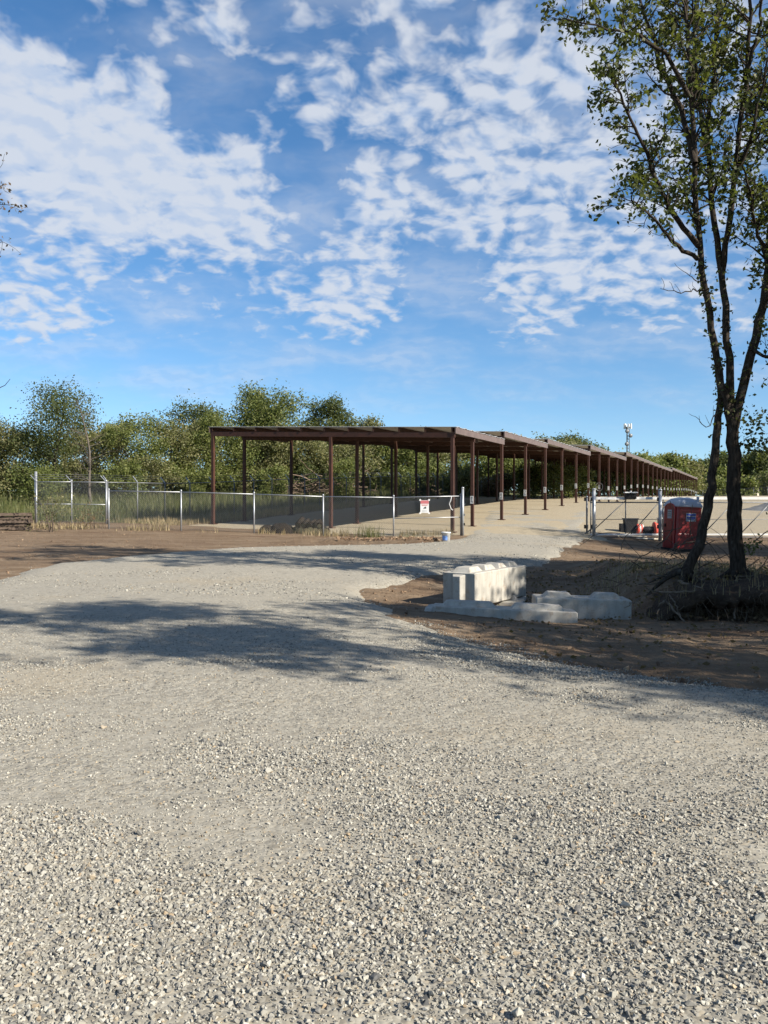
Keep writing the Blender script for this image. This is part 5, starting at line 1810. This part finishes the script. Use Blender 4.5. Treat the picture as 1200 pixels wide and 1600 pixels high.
    for px, py, m in ((5, 290, 46), (12, 320, 90), (0, 262, 34), (4, 378, 30), (-40, 300, 160), (-60, 220, 160), (-50, 390, 120), (-90, 150, 200), (-80, 330, 160), (-120, 260, 200)):
        tip = np.array(PX(px, py, 17.5))
        j = int(np.clip(4 + (600 - py) / 120, 3, 7))
        P = resample([trk[j], (trk[j] * .5 + tip * .5) + np.array([0, 0, .25]), tip], 8); P[1:-1] += r.normal(0, .04, (6, 3))
        wd.tube(P, np.linspace(.035, .006, 8), 5)
        for _ in range(7):
            q = P[r.integers(5, 8)]; tw = bend(r, q, unit(P[-1] - P[0]) + r.normal(0, .8, 3), r.uniform(.2, .45), 4, .3, 0); wd.tube(tw, np.linspace(.005, .0025, 4), 3)
            C.extend(list(tw[r.integers(1, 4, m // 7 + 1)] + r.normal(0, .05, (m // 7 + 1, 3))))
    P = resample([np.array(PX(-60, 640, 17.5)), np.array(PX(-10, 610, 17.5)), np.array(PX(8, 602, 17.5)), np.array(PX(16, 592, 17.5))], 8); wd.tube(P, np.linspace(.02, .005, 8), 4)
    wd.build('trunk', 'bark', e)
    C = np.array(C); V, Fc = leaves(r, C, .085, .1)
    mesh_np('crown', V, Fc, 'leaf_brown', e, tone=r.random(len(C)) * .6)
    # leaf litter under the trees
    n = 5200
    x = r.uniform(1.5, 9.5, n); y = r.uniform(8.5, 20, n)
    ok = (poly_sdf(x, y, ROADP) < -.1) & (r.random(n) < .25 + .75 * sstep(y, 12.5, 14.5))
    x = x[ok]; y = y[ok]; C = np.stack([x, y, surf(x, y) + .02 + .05 * ((y > bank_line(x) + .3) & (y < bank_line(x) + 2.2) & (x > 3.8))], -1)
    V, Fc = leaves(r, C, .075, .75)
    set_props(mesh_np('leaf_litter', V, Fc, 'leaf_brown', tone=r.random(len(C))), 'fallen brown leaves scattered on the soil under the tree', 'leaves', kind='stuff')
    # fallen sticks on the road
    for px, py, ln, a in ((640, 1204, .16, .2), (660, 1243, .10, 0.0), (700, 1150, .08, .6)):
        g = ground_px(px, py)
        P = bend(r, np.array(g) + np.array([0, 0, .035]), (math.cos(a), math.sin(a), 0), ln, 5, .08, 0)
        wd = Wood(); wd.tube(P, np.linspace(.004, .002, 5), 5)
        o = mesh_np('twig', np.concatenate(wd.V), np.concatenate(wd.F), 'twig', loc=tuple(P[0]))
        set_props(o, 'small dark twig lying on the gravel road', 'twig', 'twigs on the road')


build_vegetation()

# ------------------------------------------------------------------ far buildings and mast
def build_far():
    Z = 262.0
    def X(px, z=Z): return (px - 600) / F * z
    def Zz(py, z=Z): return EYE - (py - YH) / F * z
    zb = hz(X(1168), Z) - .2
    e = empty('house', (X(1168), Z, zb), 'cream house with a red brown roof beyond the lot', 'house')
    x0, x1 = X(1146), X(1186); ze = Zz(763); zr = Zz(755.5)
    MB().box(((x0 + x1) / 2, Z + 3, (zb + ze) / 2), (x1 - x0, 6, ze - zb)).build('wall', 'cream', e)
    m = MB(); o_ = .35
    vs = [(x0 - o_, Z - o_, ze), (x1 + o_, Z - o_, ze), (x1 + o_, Z + 6 + o_, ze), (x0 - o_, Z + 6 + o_, ze), (x0 + 1, Z + 3, zr + .6), (x1 - 1, Z + 3, zr + .6)]
    m.poly(vs, [(0, 1, 5, 4), (1, 2, 5), (2, 3, 4, 5), (3, 0, 4), (3, 2, 1, 0)]).build('roof', 'redroof', e)
    gx0, gx1 = X(1166.5), X(1174)
    m = MB(); yy = Z - 1.2
    vs = [(gx0, yy, zb), (gx1, yy, zb), (gx1, yy, ze), ((gx0 + gx1) / 2, yy, zr), (gx0, yy, ze), (gx0, Z, zb), (gx1, Z, zb), (gx1, Z, ze), ((gx0 + gx1) / 2, Z + 1, zr), (gx0, Z, ze)]
    m.poly(vs, [(0, 1, 2, 3, 4), (1, 6, 7, 2), (0, 4, 9, 5), (2, 7, 8, 3), (3, 8, 9, 4)]).build('gable', 'cream', e)
    for a, b in ((1152, 1155), (1160, 1163), (1177, 1179.5), (1181, 1183.5)):
        w = MB().box(((X(a) + X(b)) / 2, Z - .03, Zz(768)), (X(b) - X(a), .06, 1.1)).build('window', 'darkglass', e)
    MB().box(((gx0 + gx1) / 2, yy - .03, zb + 1.15), (.85, .06, 2.1)).build('door', 'redroof', e)
    # grey metal shed
    Z2 = 270.0
    xa, xb = X(1112, Z2), X(1141, Z2); zb = hz((xa + xb) / 2, Z2) - .2; ze = Zz(762, Z2); zr = Zz(755, Z2)
    e = empty('metal_shed', ((xa + xb) / 2, Z2, zb), 'grey metal shed with a low gable beyond the lot', 'shed')
    m = MB()
    vs = [(xa, Z2, zb), (xb, Z2, zb), (xb, Z2, ze), ((xa + xb) / 2 + 1.2, Z2, zr), (xa, Z2, ze), (xa, Z2 + 9, zb), (xb, Z2 + 9, zb), (xb, Z2 + 9, ze), ((xa + xb) / 2 + 1.2, Z2 + 9, zr), (xa, Z2 + 9, ze)]
    m.poly(vs, [(0, 1, 2, 3, 4), (1, 6, 7, 2), (5, 0, 4, 9), (6, 5, 9, 8, 7)]).build('wall', 'greymetal', e)
    m = MB(); k = (0, 0, .12)
    vs2 = [Vector(vs[i]) + Vector((dx, dy, dz)) for i, dx, dy, dz in ((4, -.3, -.3, .0), (3, 0, -.3, .12), (2, .3, -.3, 0), (9, -.3, .3, 0), (8, 0, .3, .12), (7, .3, .3, 0))]
    m.poly(vs2, [(0, 1, 4, 3), (1, 2, 5, 4)]).build('roof', 'galvdull', e)
    MB().box(((xa + xb) / 2 - .8, Z2 - .05, zb + 1.5), (2.4, .08, 2.8)).build('door', 'galvdull', e)
    MB().box(((xa + xb) / 2 + 1.2, Z2 - .5, zr + .3), (.5, .5, .7)).build('roof_vent', 'whitepaint', e)
    # radio mast
    Zm = 240.0; xm = X(981, Zm); zb = hz(xm, Zm); zt = Zz(665, Zm)
    e = empty('radio_mast', (xm, Zm, zb), 'slim grey radio mast with antenna panels above the carport roof', 'mast')
    for a in range(3):
        an = a * 2.094
        MB().tube([(xm + .55 * math.cos(an), Zm + .55 * math.sin(an), zb), (xm + .42 * math.cos(an), Zm + .42 * math.sin(an), zt - .6)], .09, 6).build('leg', 'galvdull', e)
    m = MB(); z = zb; k = 0
    while z < zt - 1.5:
        for a in range(3):
            a0 = a * 2.094; a1 = (a + 1) * 2.094
            m.tube([(xm + .5 * math.cos(a0), Zm + .5 * math.sin(a0), z), (xm + .5 * math.cos(a1), Zm + .5 * math.sin(a1), z + .9)], .04, 4)
        z += .9
    m.build('lattice', 'galvdull', e)
    for i in range(7):
        a = i * 2 * math.pi / 7
        MB().box((xm + 1.0 * math.cos(a), Zm + 1.0 * math.sin(a), zt - .2), (.34, .2, 1.5), rz=a).build('antenna_panel', 'whitepaint', e)
    MB().lathe([(1.0, 0), (1.0, .1)], (xm, Zm, zt - .5), 12).build('antenna_ring', 'galvdull', e)
    for dx, py in ((-.45, 674), (.55, 681), (-.55, 694)):
        M = Matrix.Rotation(math.radians(90), 3, 'X')
        MB().lathe([(.1, 0), (.55, .12), (.58, .3), (.2, .35)], (xm + dx, Zm - .6, Zz(py, Zm)), 14, M).build('dish', 'galvdull', e, True)


build_far()
